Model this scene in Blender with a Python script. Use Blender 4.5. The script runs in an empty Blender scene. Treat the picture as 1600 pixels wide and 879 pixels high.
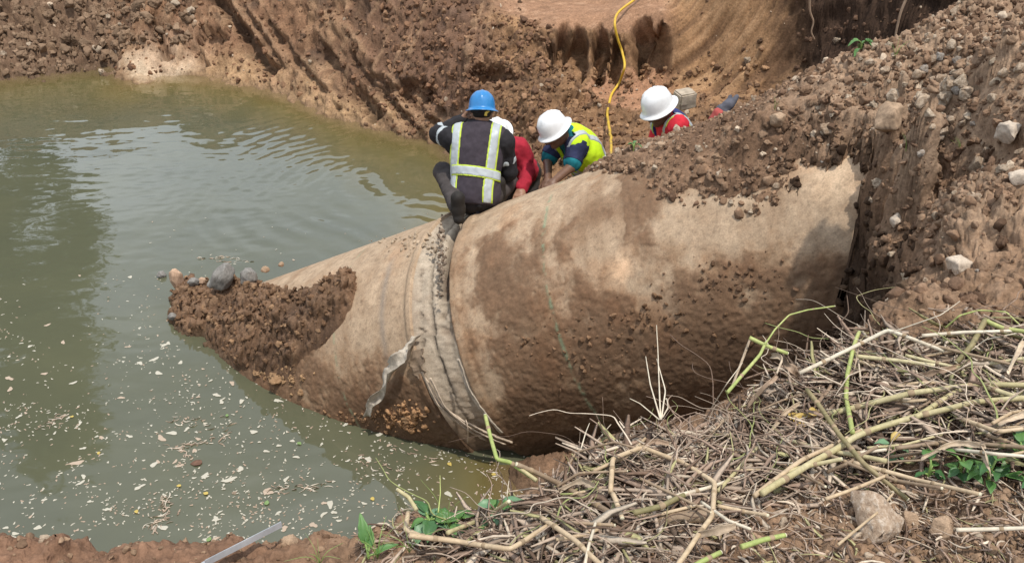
import bpy, bmesh, math, random
import numpy as np
from mathutils import Vector, Matrix
random.seed(7)
RS = np.random.RandomState(11)
scene = bpy.context.scene
COL = scene.collection
R_ = math.radians

# ------------------------------------------------------------------ camera numbers (also used to read places off the photo)
FPX, CXP, CYP, CAMH, PITCH = 1386.0, 800.0, 439.5, 4.6, R_(30)
O = np.array([0, 0, CAMH])
FW = np.array([0, math.cos(PITCH), -math.sin(PITCH)])
RT = np.array([1.0, 0, 0])
UP = np.cross(RT, FW)
def ray(px, py): return FW + (px - CXP) / FPX * RT - (py - CYP) / FPX * UP
def W(px, py, z):
    r = ray(px, py); return O + r * ((z - CAMH) / r[2])
def WY(px, py, y):
    r = ray(px, py); return O + r * (y / r[1])
def proj(P):
    v = np.asarray(P, float) - O; d = v @ FW
    return np.stack([CXP + FPX * (v @ RT) / d, CYP - FPX * (v @ UP) / d, d], -1)

# ------------------------------------------------------------------ noise
def _hash(ix, iy, iz, seed):
    h = (ix.astype(np.uint32) * np.uint32(374761393) + iy.astype(np.uint32) * np.uint32(668265263)
         + iz.astype(np.uint32) * np.uint32(2147483647 - 58) + np.uint32((seed * 974634777 + 12345) & 0xffffffff))
    h ^= h >> np.uint32(13); h *= np.uint32(1274126177); h ^= h >> np.uint32(16)
    h *= np.uint32(2246822519); h ^= h >> np.uint32(15)
    return h.astype(np.float32) * np.float32(1 / 4294967295.0)
def vnoise(P, seed=0):
    P = np.asarray(P, np.float32)
    i = np.floor(P); f = P - i; i = i.astype(np.int64)
    u = f * f * f * (f * (f * 6 - 15) + 10)
    out = np.zeros(len(P), np.float32)
    for dx in (0, 1):
        wx = u[:, 0] if dx else 1 - u[:, 0]
        for dy in (0, 1):
            wy = u[:, 1] if dy else 1 - u[:, 1]
            for dz in (0, 1):
                wz = u[:, 2] if dz else 1 - u[:, 2]
                out += wx * wy * wz * _hash(i[:, 0] + dx, i[:, 1] + dy, i[:, 2] + dz, seed)
    return out * 2 - 1
_M = np.array([[0.36, 0.80, -0.48], [-0.80, 0.53, 0.28], [0.48, 0.28, 0.83]], np.float32)
_M = np.linalg.qr(_M)[0].astype(np.float32)
def fbm(P, scale=1.0, octv=4, gain=0.5, seed=0, ridged=False):
    P = np.asarray(P, np.float32) * np.float32(scale)
    s = np.zeros(len(P), np.float32); a = 1.0; tot = 0
    for k in range(octv):
        n = vnoise(P, seed + k * 17)
        if ridged: n = 1 - 2 * np.abs(n)
        s += a * n; tot += a; a *= gain
        P = (P @ _M) * np.float32(2.03) + np.float32(3.7)
    return s / tot
def cells(P, scale=1.0, seed=0):
    """nearest-cell distance, second distance and a random number per cell"""
    P = np.asarray(P, np.float32) * np.float32(scale)
    i = np.floor(P); f = P - i; i = i.astype(np.int64)
    d1 = np.full(len(P), 9.0, np.float32); d2 = d1.copy(); idr = np.zeros(len(P), np.float32)
    for dx in (-1, 0, 1):
        for dy in (-1, 0, 1):
            for dz in (-1, 0, 1):
                a, b, c = i[:, 0] + dx, i[:, 1] + dy, i[:, 2] + dz
                q = (dx + _hash(a, b, c, seed) - f[:, 0]) ** 2 + (dy + _hash(a, b, c, seed + 1) - f[:, 1]) ** 2 + (dz + _hash(a, b, c, seed + 2) - f[:, 2]) ** 2
                m = q < d1
                d2 = np.where(m, d1, np.minimum(d2, q))
                idr = np.where(m, _hash(a, b, c, seed + 3), idr)
                d1 = np.where(m, q, d1)
    return np.sqrt(d1), np.sqrt(d2), idr
def sstep(a, b, x):
    t = np.clip((x - a) / (b - a), 0, 1); return t * t * (3 - 2 * t)

# ------------------------------------------------------------------ mesh helpers
def link(name, me, mat=None, parent=None, smooth=True):
    o = bpy.data.objects.new(name, me); COL.objects.link(o)
    if mat is not None:
        me.materials.clear(); me.materials.append(mat)
    if smooth and len(me.polygons):
        me.polygons.foreach_set('use_smooth', np.ones(len(me.polygons), bool))
    if parent is not None: o.parent = parent
    return o
def np_mesh(name, V, F, cols=None, attrs=None):
    """V (n,3), F (m,k) integer array of equal-size faces"""
    V = np.asarray(V, np.float32); F = np.asarray(F, np.int32)
    me = bpy.data.meshes.new(name); k = F.shape[1]
    me.vertices.add(len(V)); me.vertices.foreach_set('co', V.ravel())
    me.loops.add(F.size); me.loops.foreach_set('vertex_index', F.ravel())
    me.polygons.add(len(F)); me.polygons.foreach_set('loop_start', np.arange(len(F), dtype=np.int32) * k)
    me.update(calc_edges=True)
    if cols is not None:
        c = np.ones((len(V), 4), np.float32); c[:, :3] = cols
        a = me.attributes.new('Col', 'FLOAT_COLOR', 'POINT'); a.data.foreach_set('color', c.ravel())
    for n, v in (attrs or {}).items():
        a = me.attributes.new(n, 'FLOAT', 'POINT'); a.data.foreach_set('value', np.asarray(v, np.float32))
    return me
def grid_faces(nr, nc):
    idx = np.arange(nr * nc).reshape(nr, nc)
    return np.stack([idx[:-1, :-1], idx[:-1, 1:], idx[1:, 1:], idx[1:, :-1]], -1).reshape(-1, 4)
def tag(o, label=None, cat=None, group=None, kind=None):
    if label: o['label'] = label
    if cat: o['category'] = cat
    if group: o['group'] = group
    if kind: o['kind'] = kind
    return o
def empty(name, loc=(0, 0, 0), rz=0):
    o = bpy.data.objects.new(name, None); COL.objects.link(o)
    o.location = loc; o.rotation_euler = (0, 0, rz); o.empty_display_size = 0.1
    return o
def catmull(pts, n):
    pts = np.asarray(pts, float)
    if len(pts) < 3: return np.array([pts[0] + (pts[-1] - pts[0]) * t for t in np.linspace(0, 1, n)])
    P = np.vstack([2 * pts[0] - pts[1], pts, 2 * pts[-1] - pts[-2]])
    out = []
    for t in np.linspace(0, len(pts) - 1 - 1e-6, n):
        k = int(t); u = t - k; a, b, c, d = P[k:k + 4]
        out.append(.5 * (2 * b + (c - a) * u + (2 * a - 5 * b + 4 * c - d) * u * u + (3 * b - a - 3 * c + d) * u ** 3))
    return np.array(out)
def tube_np(pts, rad, sides=8, cap=True, flat=1.0):
    """tube along pts; rad a number or array; flat squashes one axis. quads only (caps collapse)"""
    pts = np.asarray(pts, float); n = len(pts)
    rad = np.broadcast_to(np.asarray(rad, float), (n,))
    T = np.gradient(pts, axis=0); T /= np.linalg.norm(T, axis=1)[:, None] + 1e-9
    a = np.array([0, 0, 1.0]) if abs(T[0, 2]) < .9 else np.array([1.0, 0, 0])
    U = np.cross(T[0], a); U /= np.linalg.norm(U); rings = []
    for k in range(n):
        U = U - T[k] * (U @ T[k]); U /= np.linalg.norm(U) + 1e-9
        Vv = np.cross(T[k], U)
        ph = np.linspace(0, 2 * np.pi, sides, endpoint=False)
        rings.append(pts[k] + rad[k] * (np.cos(ph)[:, None] * U + flat * np.sin(ph)[:, None] * Vv))
    if cap:
        rings = [np.repeat(pts[:1], sides, 0)] + rings + [np.repeat(pts[-1:], sides, 0)]
    V = np.vstack(rings); m = len(rings)
    idx = np.arange(m * sides).reshape(m, sides); nx = np.roll(idx, -1, 1)
    F = np.stack([idx[:-1], nx[:-1], nx[1:], idx[1:]], -1).reshape(-1, 4)
    return V, F
class Acc:
    """collects numpy geometry with per-vertex colour into one mesh"""
    def __init__(s): s.V, s.F, s.C, s.n = [], [], [], 0
    def add(s, V, F, c=(1, 1, 1)):
        V = np.asarray(V); s.V.append(V); s.F.append(np.asarray(F) + s.n)
        s.C.append(np.broadcast_to(np.asarray(c, float), (len(V), 3))); s.n += len(V)
    def mesh(s, name): return np_mesh(name, np.vstack(s.V), np.vstack(s.F), np.vstack(s.C))
def rot_rand(rs):
    q = rs.normal(size=4); q /= np.linalg.norm(q); w, x, y, z = q
    return np.array([[1 - 2 * (y * y + z * z), 2 * (x * y - z * w), 2 * (x * z + y * w)], [2 * (x * y + z * w), 1 - 2 * (x * x + z * z), 2 * (y * z - x * w)], [2 * (x * z - y * w), 2 * (y * z + x * w), 1 - 2 * (x * x + y * y)]])
def ico(sub):
    bm = bmesh.new(); bmesh.ops.create_icosphere(bm, subdivisions=sub, radius=1)
    V = np.array([v.co[:] for v in bm.verts]); F = np.array([[v.index for v in f.verts] for f in bm.faces]); bm.free()
    return V, F
_ICO = {k: ico(k) for k in (1, 2, 3, 4)}
def hull_np(seed, npts=16, sub=1, noise=.05, squash=(1, .8, .65), chip=.12):
    """angular broken stone: convex hull of random points, edges chipped, faces roughened"""
    rs = np.random.RandomState(seed); bm = bmesh.new()
    P = rs.normal(size=(npts, 3)); P /= np.linalg.norm(P, axis=1)[:, None]; P *= rs.uniform(.75, 1.1, (npts, 1)); P = P * np.asarray(squash)
    vs = [bm.verts.new(p) for p in P]; r = bmesh.ops.convex_hull(bm, input=vs)
    bmesh.ops.delete(bm, geom=[v for v in bm.verts if not v.link_faces], context='VERTS')
    bmesh.ops.dissolve_limit(bm, angle_limit=R_(14), verts=bm.verts[:], edges=bm.edges[:])
    if chip: bmesh.ops.bevel(bm, geom=bm.edges[:], offset=chip * .5, segments=1, affect='EDGES', clamp_overlap=True)
    bmesh.ops.triangulate(bm, faces=bm.faces[:])
    for _ in range(sub): bmesh.ops.subdivide_edges(bm, edges=[e for e in bm.edges if e.calc_length() > .22], cuts=1); bmesh.ops.triangulate(bm, faces=bm.faces[:])
    V = np.array([v.co[:] for v in bm.verts]); bm.verts.index_update(); F = np.array([[v.index for v in f.verts] for f in bm.faces]); bm.free()
    V = V * (1 + noise * 1.6 * fbm(V + seed * 3.1, 2.2, 3, seed=seed)[:, None]) + noise * .8 * np.stack([fbm(V + seed + j * 9, 5, 2, seed=seed + j) for j in range(3)], 1)
    return V, F
def rock_np(seed, sub=2, rough=.35, facets=7, squash=(1, .8, .65)): return hull_np(seed, 15 + seed % 7, sub, .07, squash)
def clod_np(seed, sub=2, rough=.55):
    rs = np.random.RandomState(seed); return hull_np(seed, 13 + seed % 6, sub if sub > 1 else 1, .22 if sub > 1 else .16, rs.uniform(.55, 1.1, 3), .2)

# ------------------------------------------------------------------ implicit figures: smooth unions meshed by surface nets
def seg_sd(P, a, b, ra, rb):
    a = np.asarray(a, float); b = np.asarray(b, float); ab = b - a
    t = np.clip(((P - a) @ ab) / max(ab @ ab, 1e-9), 0, 1)
    return np.linalg.norm(P - a - t[:, None] * ab, axis=1) - (ra + (rb - ra) * t)
def ell_sd(P, c, r, M=None):
    q = P - np.asarray(c, float)
    if M is not None: q = q @ M            # columns of M are the ellipsoid's axes
    r = np.asarray(r, float)
    k0 = np.linalg.norm(q / r, axis=1); k1 = np.linalg.norm(q / (r * r), axis=1)
    return k0 * (k0 - 1) / (k1 + 1e-9)
def smin(a, b, k):
    h = np.clip(.5 + .5 * (b - a) / k, 0, 1); return b * (1 - h) + a * h - k * h * (1 - h)
def sblend(ds, k):
    d = ds[0]
    for e in ds[1:]: d = smin(d, e, k)
    return d
def surf_net(fn, lo, hi, h):
    lo = np.asarray(lo, float) - 2 * h; hi = np.asarray(hi, float) + 2 * h
    n = np.ceil((hi - lo) / h).astype(int) + 1
    X, Y, Z = np.meshgrid(*[lo[i] + h * np.arange(n[i]) for i in range(3)], indexing='ij')
    pts = np.stack([X, Y, Z], -1)
    # coarse pass, then exact values only near the surface
    st = 4; cs = pts[::st, ::st, ::st]; Dc = fn(cs.reshape(-1, 3)).reshape(cs.shape[:3])
    ix = [np.minimum((np.arange(n[i]) + st // 2) // st, cs.shape[i] - 1) for i in range(3)]
    D = Dc[np.ix_(*ix)].copy(); nr_ = np.abs(D) < h * st * 1.6
    if nr_.any(): D[nr_] = fn(pts[nr_])
    D[0] = D[-1] = 1; D[:, 0] = D[:, -1] = 1; D[:, :, 0] = D[:, :, -1] = 1
    S = D < 0
    c = [S[i:n[0] - 1 + i, j:n[1] - 1 + j, k:n[2] - 1 + k] for i in (0, 1) for j in (0, 1) for k in (0, 1)]
    cnt = sum(x.astype(int) for x in c); act = (cnt > 0) & (cnt < 8)
    ids = -np.ones(act.shape, int); A = np.argwhere(act); ids[act] = np.arange(len(A))
    acc = np.zeros((len(A), 3)); w = np.zeros(len(A))
    cor = [(i, j, k) for i in (0, 1) for j in (0, 1) for k in (0, 1)]
    for p in range(8):
        for q in range(p + 1, 8):
            a, b = np.array(cor[p]), np.array(cor[q])
            if abs(a - b).sum() != 1: continue
            da = D[tuple((A + a).T)]; db = D[tuple((A + b).T)]
            m = (da < 0) != (db < 0); t = np.where(m, da / np.where(m, da - db, 1), 0)
            acc += np.where(m[:, None], a + t[:, None] * (b - a), 0); w += m
    V = lo + h * (A + acc / w[:, None])
    F = []
    for ax in range(3):
        o1, o2 = [(1, 2), (2, 0), (0, 1)][ax]
        sl = [slice(1, -1)] * 3; sl[ax] = slice(0, n[ax] - 1); sh = list(sl); sh[ax] = slice(1, n[ax])
        s0, s1 = S[tuple(sl)], S[tuple(sh)]
        E = np.argwhere(s0 != s1); off = np.ones(3, int); off[ax] = 0; E = E + off
        fl = S[tuple(E.T)]
        e1 = np.zeros(3, int); e1[o1] = 1; e2 = np.zeros(3, int); e2[o2] = 1
        g = lambda q: ids[tuple(q.T)]
        Q = np.stack([g(E - e1 - e2), g(E - e2), g(E), g(E - e1)], -1)
        Q[~fl] = Q[~fl][:, ::-1]
        F.append(Q)
    return V, np.vstack(F)

# ------------------------------------------------------------------ materials
def mat(name):
    m = bpy.data.materials.new(name); m.use_nodes = True
    nt = m.node_tree; b = nt.nodes['Principled BSDF']
    return m, nt, b
def N(nt, t, **kw):
    n = nt.nodes.new(t)
    for k, v in kw.items():
        if k in n.inputs: n.inputs[k].default_value = v
        else: setattr(n, k, v)
    return n
def noise_node(nt, scale, detail=5, rough=.6, coord='Object', vec=None):
    if vec is None:
        tc = N(nt, 'ShaderNodeTexCoord'); vec = tc.outputs[coord]
    n = N(nt, 'ShaderNodeTexNoise'); n.inputs['Scale'].default_value = scale
    n.inputs['Detail'].default_value = detail; n.inputs['Roughness'].default_value = rough
    nt.links.new(vec, n.inputs['Vector']); return n
def ramp(nt, fac, stops):
    r = N(nt, 'ShaderNodeValToRGB'); e = r.color_ramp.elements
    while len(e) < len(stops): e.new(.5)
    for q, (p, c) in zip(e, stops):
        q.position = p; q.color = (*c, 1) if len(c) == 3 else c
    nt.links.new(fac, r.inputs['Fac']); return r
def mixc(nt, fac, a, b, blend='MIX'):
    m = N(nt, 'ShaderNodeMix', data_type='RGBA', blend_type=blend)
    for s, v in (('Factor', fac), ('A', a), ('B', b)):
        i = {'Factor': 0, 'A': 6, 'B': 7}[s]
        if isinstance(v, (int, float)): m.inputs[i].default_value = v
        elif isinstance(v, tuple): m.inputs[i].default_value = (*v, 1)
        else: nt.links.new(v, m.inputs[i])
    return m.outputs[2]
def bump(nt, b, height, strength=.5, dist=.01):
    bp = N(nt, 'ShaderNodeBump'); bp.inputs['Strength'].default_value = strength; bp.inputs['Distance'].default_value = dist
    nt.links.new(height, bp.inputs['Height']); nt.links.new(bp.outputs[0], b.inputs['Normal']); return bp
def cloth_mat(name, c, rough=.85, var=.25, sc=14):
    m, nt, b = mat(name)
    n = noise_node(nt, sc, 4); lo = tuple(x * (1 - var) for x in c); hi = tuple(min(1, x * (1 + var)) for x in c)
    r = ramp(nt, n.outputs[0], [(.3, lo), (.7, hi)]); nt.links.new(r.outputs[0], b.inputs['Base Color'])
    b.inputs['Roughness'].default_value = rough; b.inputs['Specular IOR Level'].default_value = .25
    n2 = noise_node(nt, 320, 2); bump(nt, b, n2.outputs[0], .25, .002); return m
def plain_mat(name, c, rough=.5, spec=.5, var=.12, sc=25, bs=.1):
    m, nt, b = mat(name)
    n = noise_node(nt, sc, 5); lo = tuple(x * (1 - var) for x in c); hi = tuple(min(1, x * (1 + var)) for x in c)
    r = ramp(nt, n.outputs[0], [(.3, lo), (.7, hi)]); nt.links.new(r.outputs[0], b.inputs['Base Color'])
    b.inputs['Roughness'].default_value = rough; b.inputs['Specular IOR Level'].default_value = spec
    if bs: bump(nt, b, n.outputs[0], bs, .005)
    return m
def vcol_mat(name, rough=.9, spec=.2, fine=60, fvar=.45, bstr=.6, bdist=.012, mid=9, mvar=.3):
    """base colour from the mesh's own colour attribute, broken up by two noises"""
    m, nt, b = mat(name)
    at = N(nt, 'ShaderNodeAttribute', attribute_name='Col')
    geo = N(nt, 'ShaderNodeNewGeometry')
    n1 = noise_node(nt, fine, 6, .7, vec=geo.outputs['Position']); n2 = noise_node(nt, mid, 5, .65, vec=geo.outputs['Position'])
    r1 = ramp(nt, n1.outputs[0], [(.25, (1 - fvar,) * 3), (.75, (1 + fvar,) * 3)])
    r2 = ramp(nt, n2.outputs[0], [(.28, (1 - mvar, 1 - mvar * 1.05, 1 - mvar * 1.1)), (.72, (1 + mvar, 1 + mvar * .95, 1 + mvar * .9))])
    c = mixc(nt, 1.0, at.outputs['Color'], r1.outputs[0], 'MULTIPLY'); c = mixc(nt, 1.0, c, r2.outputs[0], 'MULTIPLY')
    nt.links.new(c, b.inputs['Base Color']); b.inputs['Roughness'].default_value = rough
    b.inputs['Specular IOR Level'].default_value = spec
    if bstr: bump(nt, b, n1.outputs[0], bstr, bdist)
    return m
# ------------------------------------------------------------------ the two pipe sections (world geometry)
def frame(yaw, tilt):
    yaw, tilt = R_(yaw), R_(tilt)
    d = np.array([math.cos(yaw) * math.cos(tilt), math.sin(yaw) * math.cos(tilt), math.sin(tilt)])
    s = np.cross(d, [0, 0, 1.0]); s /= np.linalg.norm(s); return d, s, np.cross(s, d)
PR = 1.094
CR, FR = np.array([.105, 6.277, .475]), frame(-16.987, 27.068)
CL, FL = np.array([-.058, 6.294, .463]), frame(-24.467, 28.574)
def on_pipe(u, ph, off=0, left=False):
    C, (d, s, n) = (CL, FL) if left else (CR, FR)
    ph = np.radians(ph); u = np.asarray(u, float)
    return C + np.multiply.outer(u, d) + (PR + off) * (np.multiply.outer(np.cos(ph), s) + np.multiply.outer(np.sin(ph), n))
def hit_pipe(px, py, left=False, off=0.0):
    """where the sight line through a photo pixel meets the pipe: point, u, angle"""
    C, (d, s, n) = (CL, FL) if left else (CR, FR)
    r = ray(px, py); v = O - C; ro = np.array([v @ s, v @ n]); rd = np.array([r @ s, r @ n])
    a, b, c = rd @ rd, ro @ rd, ro @ ro - (PR + off) ** 2; D = b * b - a * c
    t = (-b - math.sqrt(D)) / a if D >= 0 else -b / a
    P = O + r * t; q = P - C
    return P, q @ d, math.degrees(math.atan2(q @ n, q @ s))
def pipe_top(x, y, left=False):
    """height of the upper surface of the pipe over plan points (nan outside)"""
    C, (d, s, n) = (CL, FL) if left else (CR, FR)
    x = np.asarray(x, float); y = np.asarray(y, float)
    q0 = np.stack([x - C[0], y - C[1], np.zeros_like(x)], -1)
    A0, B0 = q0 @ s, q0 @ n; As, Bs = s[2], n[2]     # s[2]==0
    D = PR ** 2 - A0 ** 2
    return np.where(D >= 0, C[2] + (np.sqrt(np.maximum(D, 0)) - B0) / Bs, np.nan)
# ------------------------------------------------------------------ ground heights from surveyed points
CP = []
def dens(pts, step=.3):
    pts = [np.asarray(p, float) for p in pts]; out = []
    for a, b in zip(pts[:-1], pts[1:]):
        k = max(1, int(np.linalg.norm(b - a) / step)); out += [a + (b - a) * i / k for i in range(k)]
    return out + [pts[-1]]
def cp(*pts):
    for p in pts: CP.append(tuple(np.asarray(p, float)))
WL = [(-90, 130), (0, 122), (90, 114), (172, 106), (215, 128), (250, 120), (300, 116), (420, 138), (480, 160), (560, 192), (620, 205), (690, 226)]
for px, py in WL:
    p = W(px, py, 0); cp(p, (p[0] + .1, p[1] - .9, -.32))
    if px < 190: cp((p[0] - .1, p[1] + 1.4, .85), (p[0] - .2, p[1] + 3.0, 2.0), (p[0] - .2, p[1] + 6.5, 3.0))
    else:
        k = 1.0 if px < 500 else .85
        cp((p[0], p[1] + 1.0 * k, .95), (p[0] + .2, p[1] + 2.3 * k, 2.05), (p[0] + .3, p[1] + 5.5, 2.7))
# left end of the pond, out of the frame
cp((-13, 9, 0), (-14.5, 9, 1.2), (-12, 5, 0), (-13.5, 4.5, 1.2), (-11, 13, .3), (-10, 16, 1.2), (-9, 2.2, 2.4), (-11, 3, 1.6))
# pond bed
cp((-9, 9, -.7), (-9, 12, -.5), (-6, 6.5, -.8), (-6, 9, -.8), (-6, 12, -.7), (-3.5, 8.5, -.8), (-3.5, 11, -.7), (-1.7, 9.6, -.6), (-1.6, 10.8, -.4), (-.9, 8.4, -.45), (-3, 5.2, -.8), (-1.2, 4.7, -.6), (-6, 4.5, -.6), (.2, 4.45, -.25), (-4, 7, -.8), (-2.0, 8.3, -.6), (-1.6, 6.9, -.7), (-.6, 6.3, -.7), (0, 6.3, -.7))
# trench and pit behind the pipe
cp((-.25, 8.6, -.05), (.1, 7.8, .1), (0, 9.4, .15), W(740, 262, 0), W(800, 250, .2), W(850, 258, .4), W(905, 262, .55), (.5, 7.9, .4), (1.2, 7.9, .55), (2, 8.0, .7), (3, 8.3, .85), (3.6, 9.3, 1.0), (2.6, 10.6, 1.0), (1.2, 9.2, .7), (2.2, 9.2, .8))
cp(W(960, 132, .95), W(1040, 122, 1.02), W(1000, 170, .82), W(955, 205, .66), W(1060, 150, .92))
# wall behind the workers and the shelf above it
cp(W(770, 200, .42), W(770, 120, .95), W(770, 30, 1.5), W(850, 150, .95), W(870, 110, 1.15), W(870, 40, 1.58), W(960, 44, 1.58), W(1040, 34, 1.72), W(910, 112, 1.08), W(850, 5, 1.62), W(950, 5, 1.64), W(1030, 5, 1.85), W(730, 90, 1.2), W(740, -20, 1.75))
cp((.5, 14.6, 1.7), (2, 14.6, 2.0), (.5, 16.5, 2.5), (2.2, 17, 2.8), (-.6, 16, 2.2))
# curved cut wall on the right
cp((2.7, 11.6, 1.05), (3.6, 10.9, 1.1), (4.35, 9.9, 1.2), (4.6, 8.7, 1.35), (4.7, 7.8, 1.6))
cp((2.45, 12.3, 1.9), (2.95, 12.0, 2.5), (3.85, 11.25, 2.9), (4.65, 10.15, 3.05), (4.92, 8.85, 3.1), (4.95, 7.8, 3.15), (2.9, 13.2, 2.7), (4.4, 12.6, 3.1), (6, 11, 3.3), (6.3, 8.5, 3.4))
# embankment: crest, its far side, its near surface
CREST = [W(985, 245, 2.07), W(1060, 225, 2.30), W(1160, 177, 2.63), W(1300, 100, 2.98), W(1390, 66, 3.14), W(1470, 30, 3.28), W(1560, -12, 3.4), W(1660, -40, 3.45)]
CREST = dens(CREST, .22)
cp(*CREST)
for c in CREST[1:]: cp((c[0] + .06, c[1] + .26, c[2] - .06), (c[0] + .1, c[1] + .6, c[2] - .6), (c[0] + .1, c[1] + 1.0, max(.7, c[2] - 1.5)))
for c in CREST[2:]: cp((c[0] - .02, c[1] - .3, c[2] - .05))
cp(W(1600, 90, 3.26), W(1520, 90, 3.18), W(1600, 200, 3.12), W(1500, 170, 3.06), W(1430, 130, 3.0), W(1400, 200, 2.84), W(1340, 165, 2.86), W(1290, 190, 2.76), W(1240, 200, 2.68), W(1170, 230, 2.52), W(1100, 235, 2.36), W(1600, 310, 3.04), W(1500, 290, 2.93), W(1440, 250, 2.84), W(1510, 380, 2.9), W(1600, 420, 2.96), W(1480, 440, 2.82), W(1550, 480, 2.9), W(1700, 300, 3.1), W(1700, 150, 3.2))
cp((4.5, 6, 3.4), (6.5, 6, 3.45), (4.5, 4, 3.15), (6.5, 4, 3.2), (4, 2.5, 3.0), (5, 1, 2.95), (8, 2, 3.1))
# soil edge lying on the pipe: level with it on the line, below it outside, above it inside
EDGE = [(915, 268), (950, 276), (995, 288), (1040, 321), (1085, 326), (1122, 328), (1165, 338), (1205, 320), (1262, 290), (1300, 262), (1322, 245), (1350, 266), (1366, 300), (1352, 332), (1362, 372), (1338, 412), (1334, 450), (1300, 488)]
EP = np.array([hit_pipe(*e)[0] for e in EDGE]); EP = np.array(dens(EP, .14))
for u in (-.2, .35): cp(CR + FR[0] * u + np.array([0, 0, -.75]))
# cut face right of the pipe end: rim and foot
RIM = [W(1388, 268, 2.7), W(1418, 305, 2.74), W(1436, 345, 2.76), W(1442, 385, 2.76), W(1426, 445, 2.73), W(1396, 498, 2.7), W(1335, 530, 2.66)]
RIM = dens(RIM, .16)
cp(*RIM)
for p in RIM[4:]: cp((p[0] - .17, p[1] + .14, 1.5))
cp((1.8, 4.75, 1.5), (1.75, 4.35, 1.2), (1.3, 5.0, .8), (.8, 5.3, .5), (1.6, 4.0, .75), (1.1, 4.2, .4), (.6, 4.4, .05), (1.5, 3.4, 1.0), (1.0, 3.6, .6))
for u in (.4, .8, 1.2, 1.6, 2.0, 2.3, 2.55, 2.75): p = on_pipe(u, 0, .07); cp((p[0], p[1], p[2] - .55)); cp((p[0] - .05, p[1] - .3, p[2] - .75))
# near bank: edge, foot, top
NEAR = [W(1250, 575, 2.64), W(1150, 612, 2.58), W(1000, 690, 2.46), W(880, 728, 2.42), W(800, 790, 2.46), W(650, 818, 2.52), W(480, 856, 2.56), W(240, 860, 2.58), W(90, 850, 2.6), W(0, 866, 2.6), W(-150, 870, 2.6)]
NEAR = dens(NEAR, .2)
cp(*NEAR)
for p in NEAR: cp((p[0] - .02, p[1] + .3, p[2] - .75), (p[0] - .03, p[1] + 1.0, .1))
for x, y, z in ((-4, 1.9, 2.6), (-6.5, 2.0, 2.55), (-4, 2.6, 1.2), (-6.5, 2.8, 1.0), (-4, 3.6, -.1), (-7, 4, -.2)): cp((x, y, z))
cp(W(1600, 560, 2.96), W(1450, 560, 2.86), W(1300, 640, 2.74), W(1500, 660, 2.9), W(1150, 700, 2.64), W(1350, 760, 2.84), W(1550, 800, 2.95), W(1100, 800, 2.76), W(950, 800, 2.66), W(900, 870, 2.72), W(700, 870, 2.64), W(1250, 870, 2.86), W(450, 900, 2.63), W(100, 890, 2.64))
cp((0, 1, 2.75), (1.5, 1, 2.95), (-1.5, 1, 2.66), (3, 1, 2.98), (-4, .8, 2.66), (0, -3, 3), (5, -3, 3), (-6, -3, 2.9), (-14, -2, 2.9), (12, 0, 3.1), (12, 8, 3.5), (10, 14, 3.5), (6, 16, 3.3), (-18, 8, 2.6), (-16, 16, 2.9), (-5, 24, 3.0), (4, 24, 3.2), (14, 24, 3.4))
CP = np.array(CP)
_c2 = .08 ** 2
_A = -np.sqrt(((CP[:, None, :2] - CP[None, :, :2]) ** 2).sum(-1) + _c2)
_n = len(CP); _B = np.zeros((_n + 1, _n + 1)); _B[:_n, :_n] = _A - np.eye(_n) * 2e-3; _B[:_n, _n] = _B[_n, :_n] = 1
_w = np.linalg.solve(_B, np.append(CP[:, 2], 0))
def h_rbf(x, y):
    x = np.asarray(x, float).ravel(); y = np.asarray(y, float).ravel(); out = np.full(len(x), _w[_n])
    for i in range(0, len(x), 40000):
        s = slice(i, i + 40000)
        d = np.sqrt((x[s, None].astype(np.float32) - CP[None, :, 0].astype(np.float32)) ** 2 + (y[s, None].astype(np.float32) - CP[None, :, 1].astype(np.float32)) ** 2 + np.float32(_c2))
        out[s] -= d @ _w[:_n].astype(np.float32)
    return out

# where soil lies on the pipe it follows the pipe: covers it beyond the soil edge, leaves it bare before the edge
_EL = np.vstack([EP[0, :2] + (EP[0, :2] - EP[3, :2]) * 6, EP[:, :2], EP[-1, :2] + np.array([-.05, -.5])])
def edge_sd(x, y):
    P = np.stack([x, y], 1); best = np.full(len(P), 1e9); sg = np.zeros(len(P))
    for a, b in zip(_EL[:-1], _EL[1:]):
        ab = b - a; t = np.clip(((P - a) @ ab) / (ab @ ab + 1e-12), 0, 1); v = P - a - t[:, None] * ab
        r = np.hypot(v[:, 0], v[:, 1]); m = r < best; best = np.where(m, r, best)
        sg = np.where(m, np.sign(ab[0] * v[:, 1] - ab[1] * v[:, 0]), sg)
    return best * np.where(sg == 0, 1, sg)
def h_base(x, y):
    x = np.asarray(x, float).ravel(); y = np.asarray(y, float).ravel(); h = h_rbf(x, y)
    m = (x > -.8) & (x < 3.4) & (y > 4.0) & (y < 7.6)
    pt = pipe_top(x[m], y[m]); sd = edge_sd(x[m], y[m]); ok = np.isfinite(pt); ptz = np.where(ok, pt, 0)
    nz = .07 * fbm(np.stack([x[m], y[m], ptz], 1), 3.5, 4, .6, seed=71) + .05 * fbm(np.stack([x[m], y[m], h[m]], 1), 11, 3, .6, seed=72); sd = sd + nz
    hm = h[m]
    cover = np.maximum(hm, ptz + np.clip(.6 * sd, -9, .075)); cap = ptz + np.where(sd > 0, .03 + np.where(x[m] > 1.85 + .12 * (y[m] - 4.6), 5.0, .75) * sd, 2.2 * sd - .03)
    hm = np.where(ok, np.minimum(np.where(sd > 0, cover, hm), cap), hm); h[m] = hm
    return h
_d = np.sqrt(((CP[:, None, :2] - CP[None, :, :2]) ** 2).sum(-1)); _z = np.abs(CP[:, None, 2] - CP[None, :, 2])
import os
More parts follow.
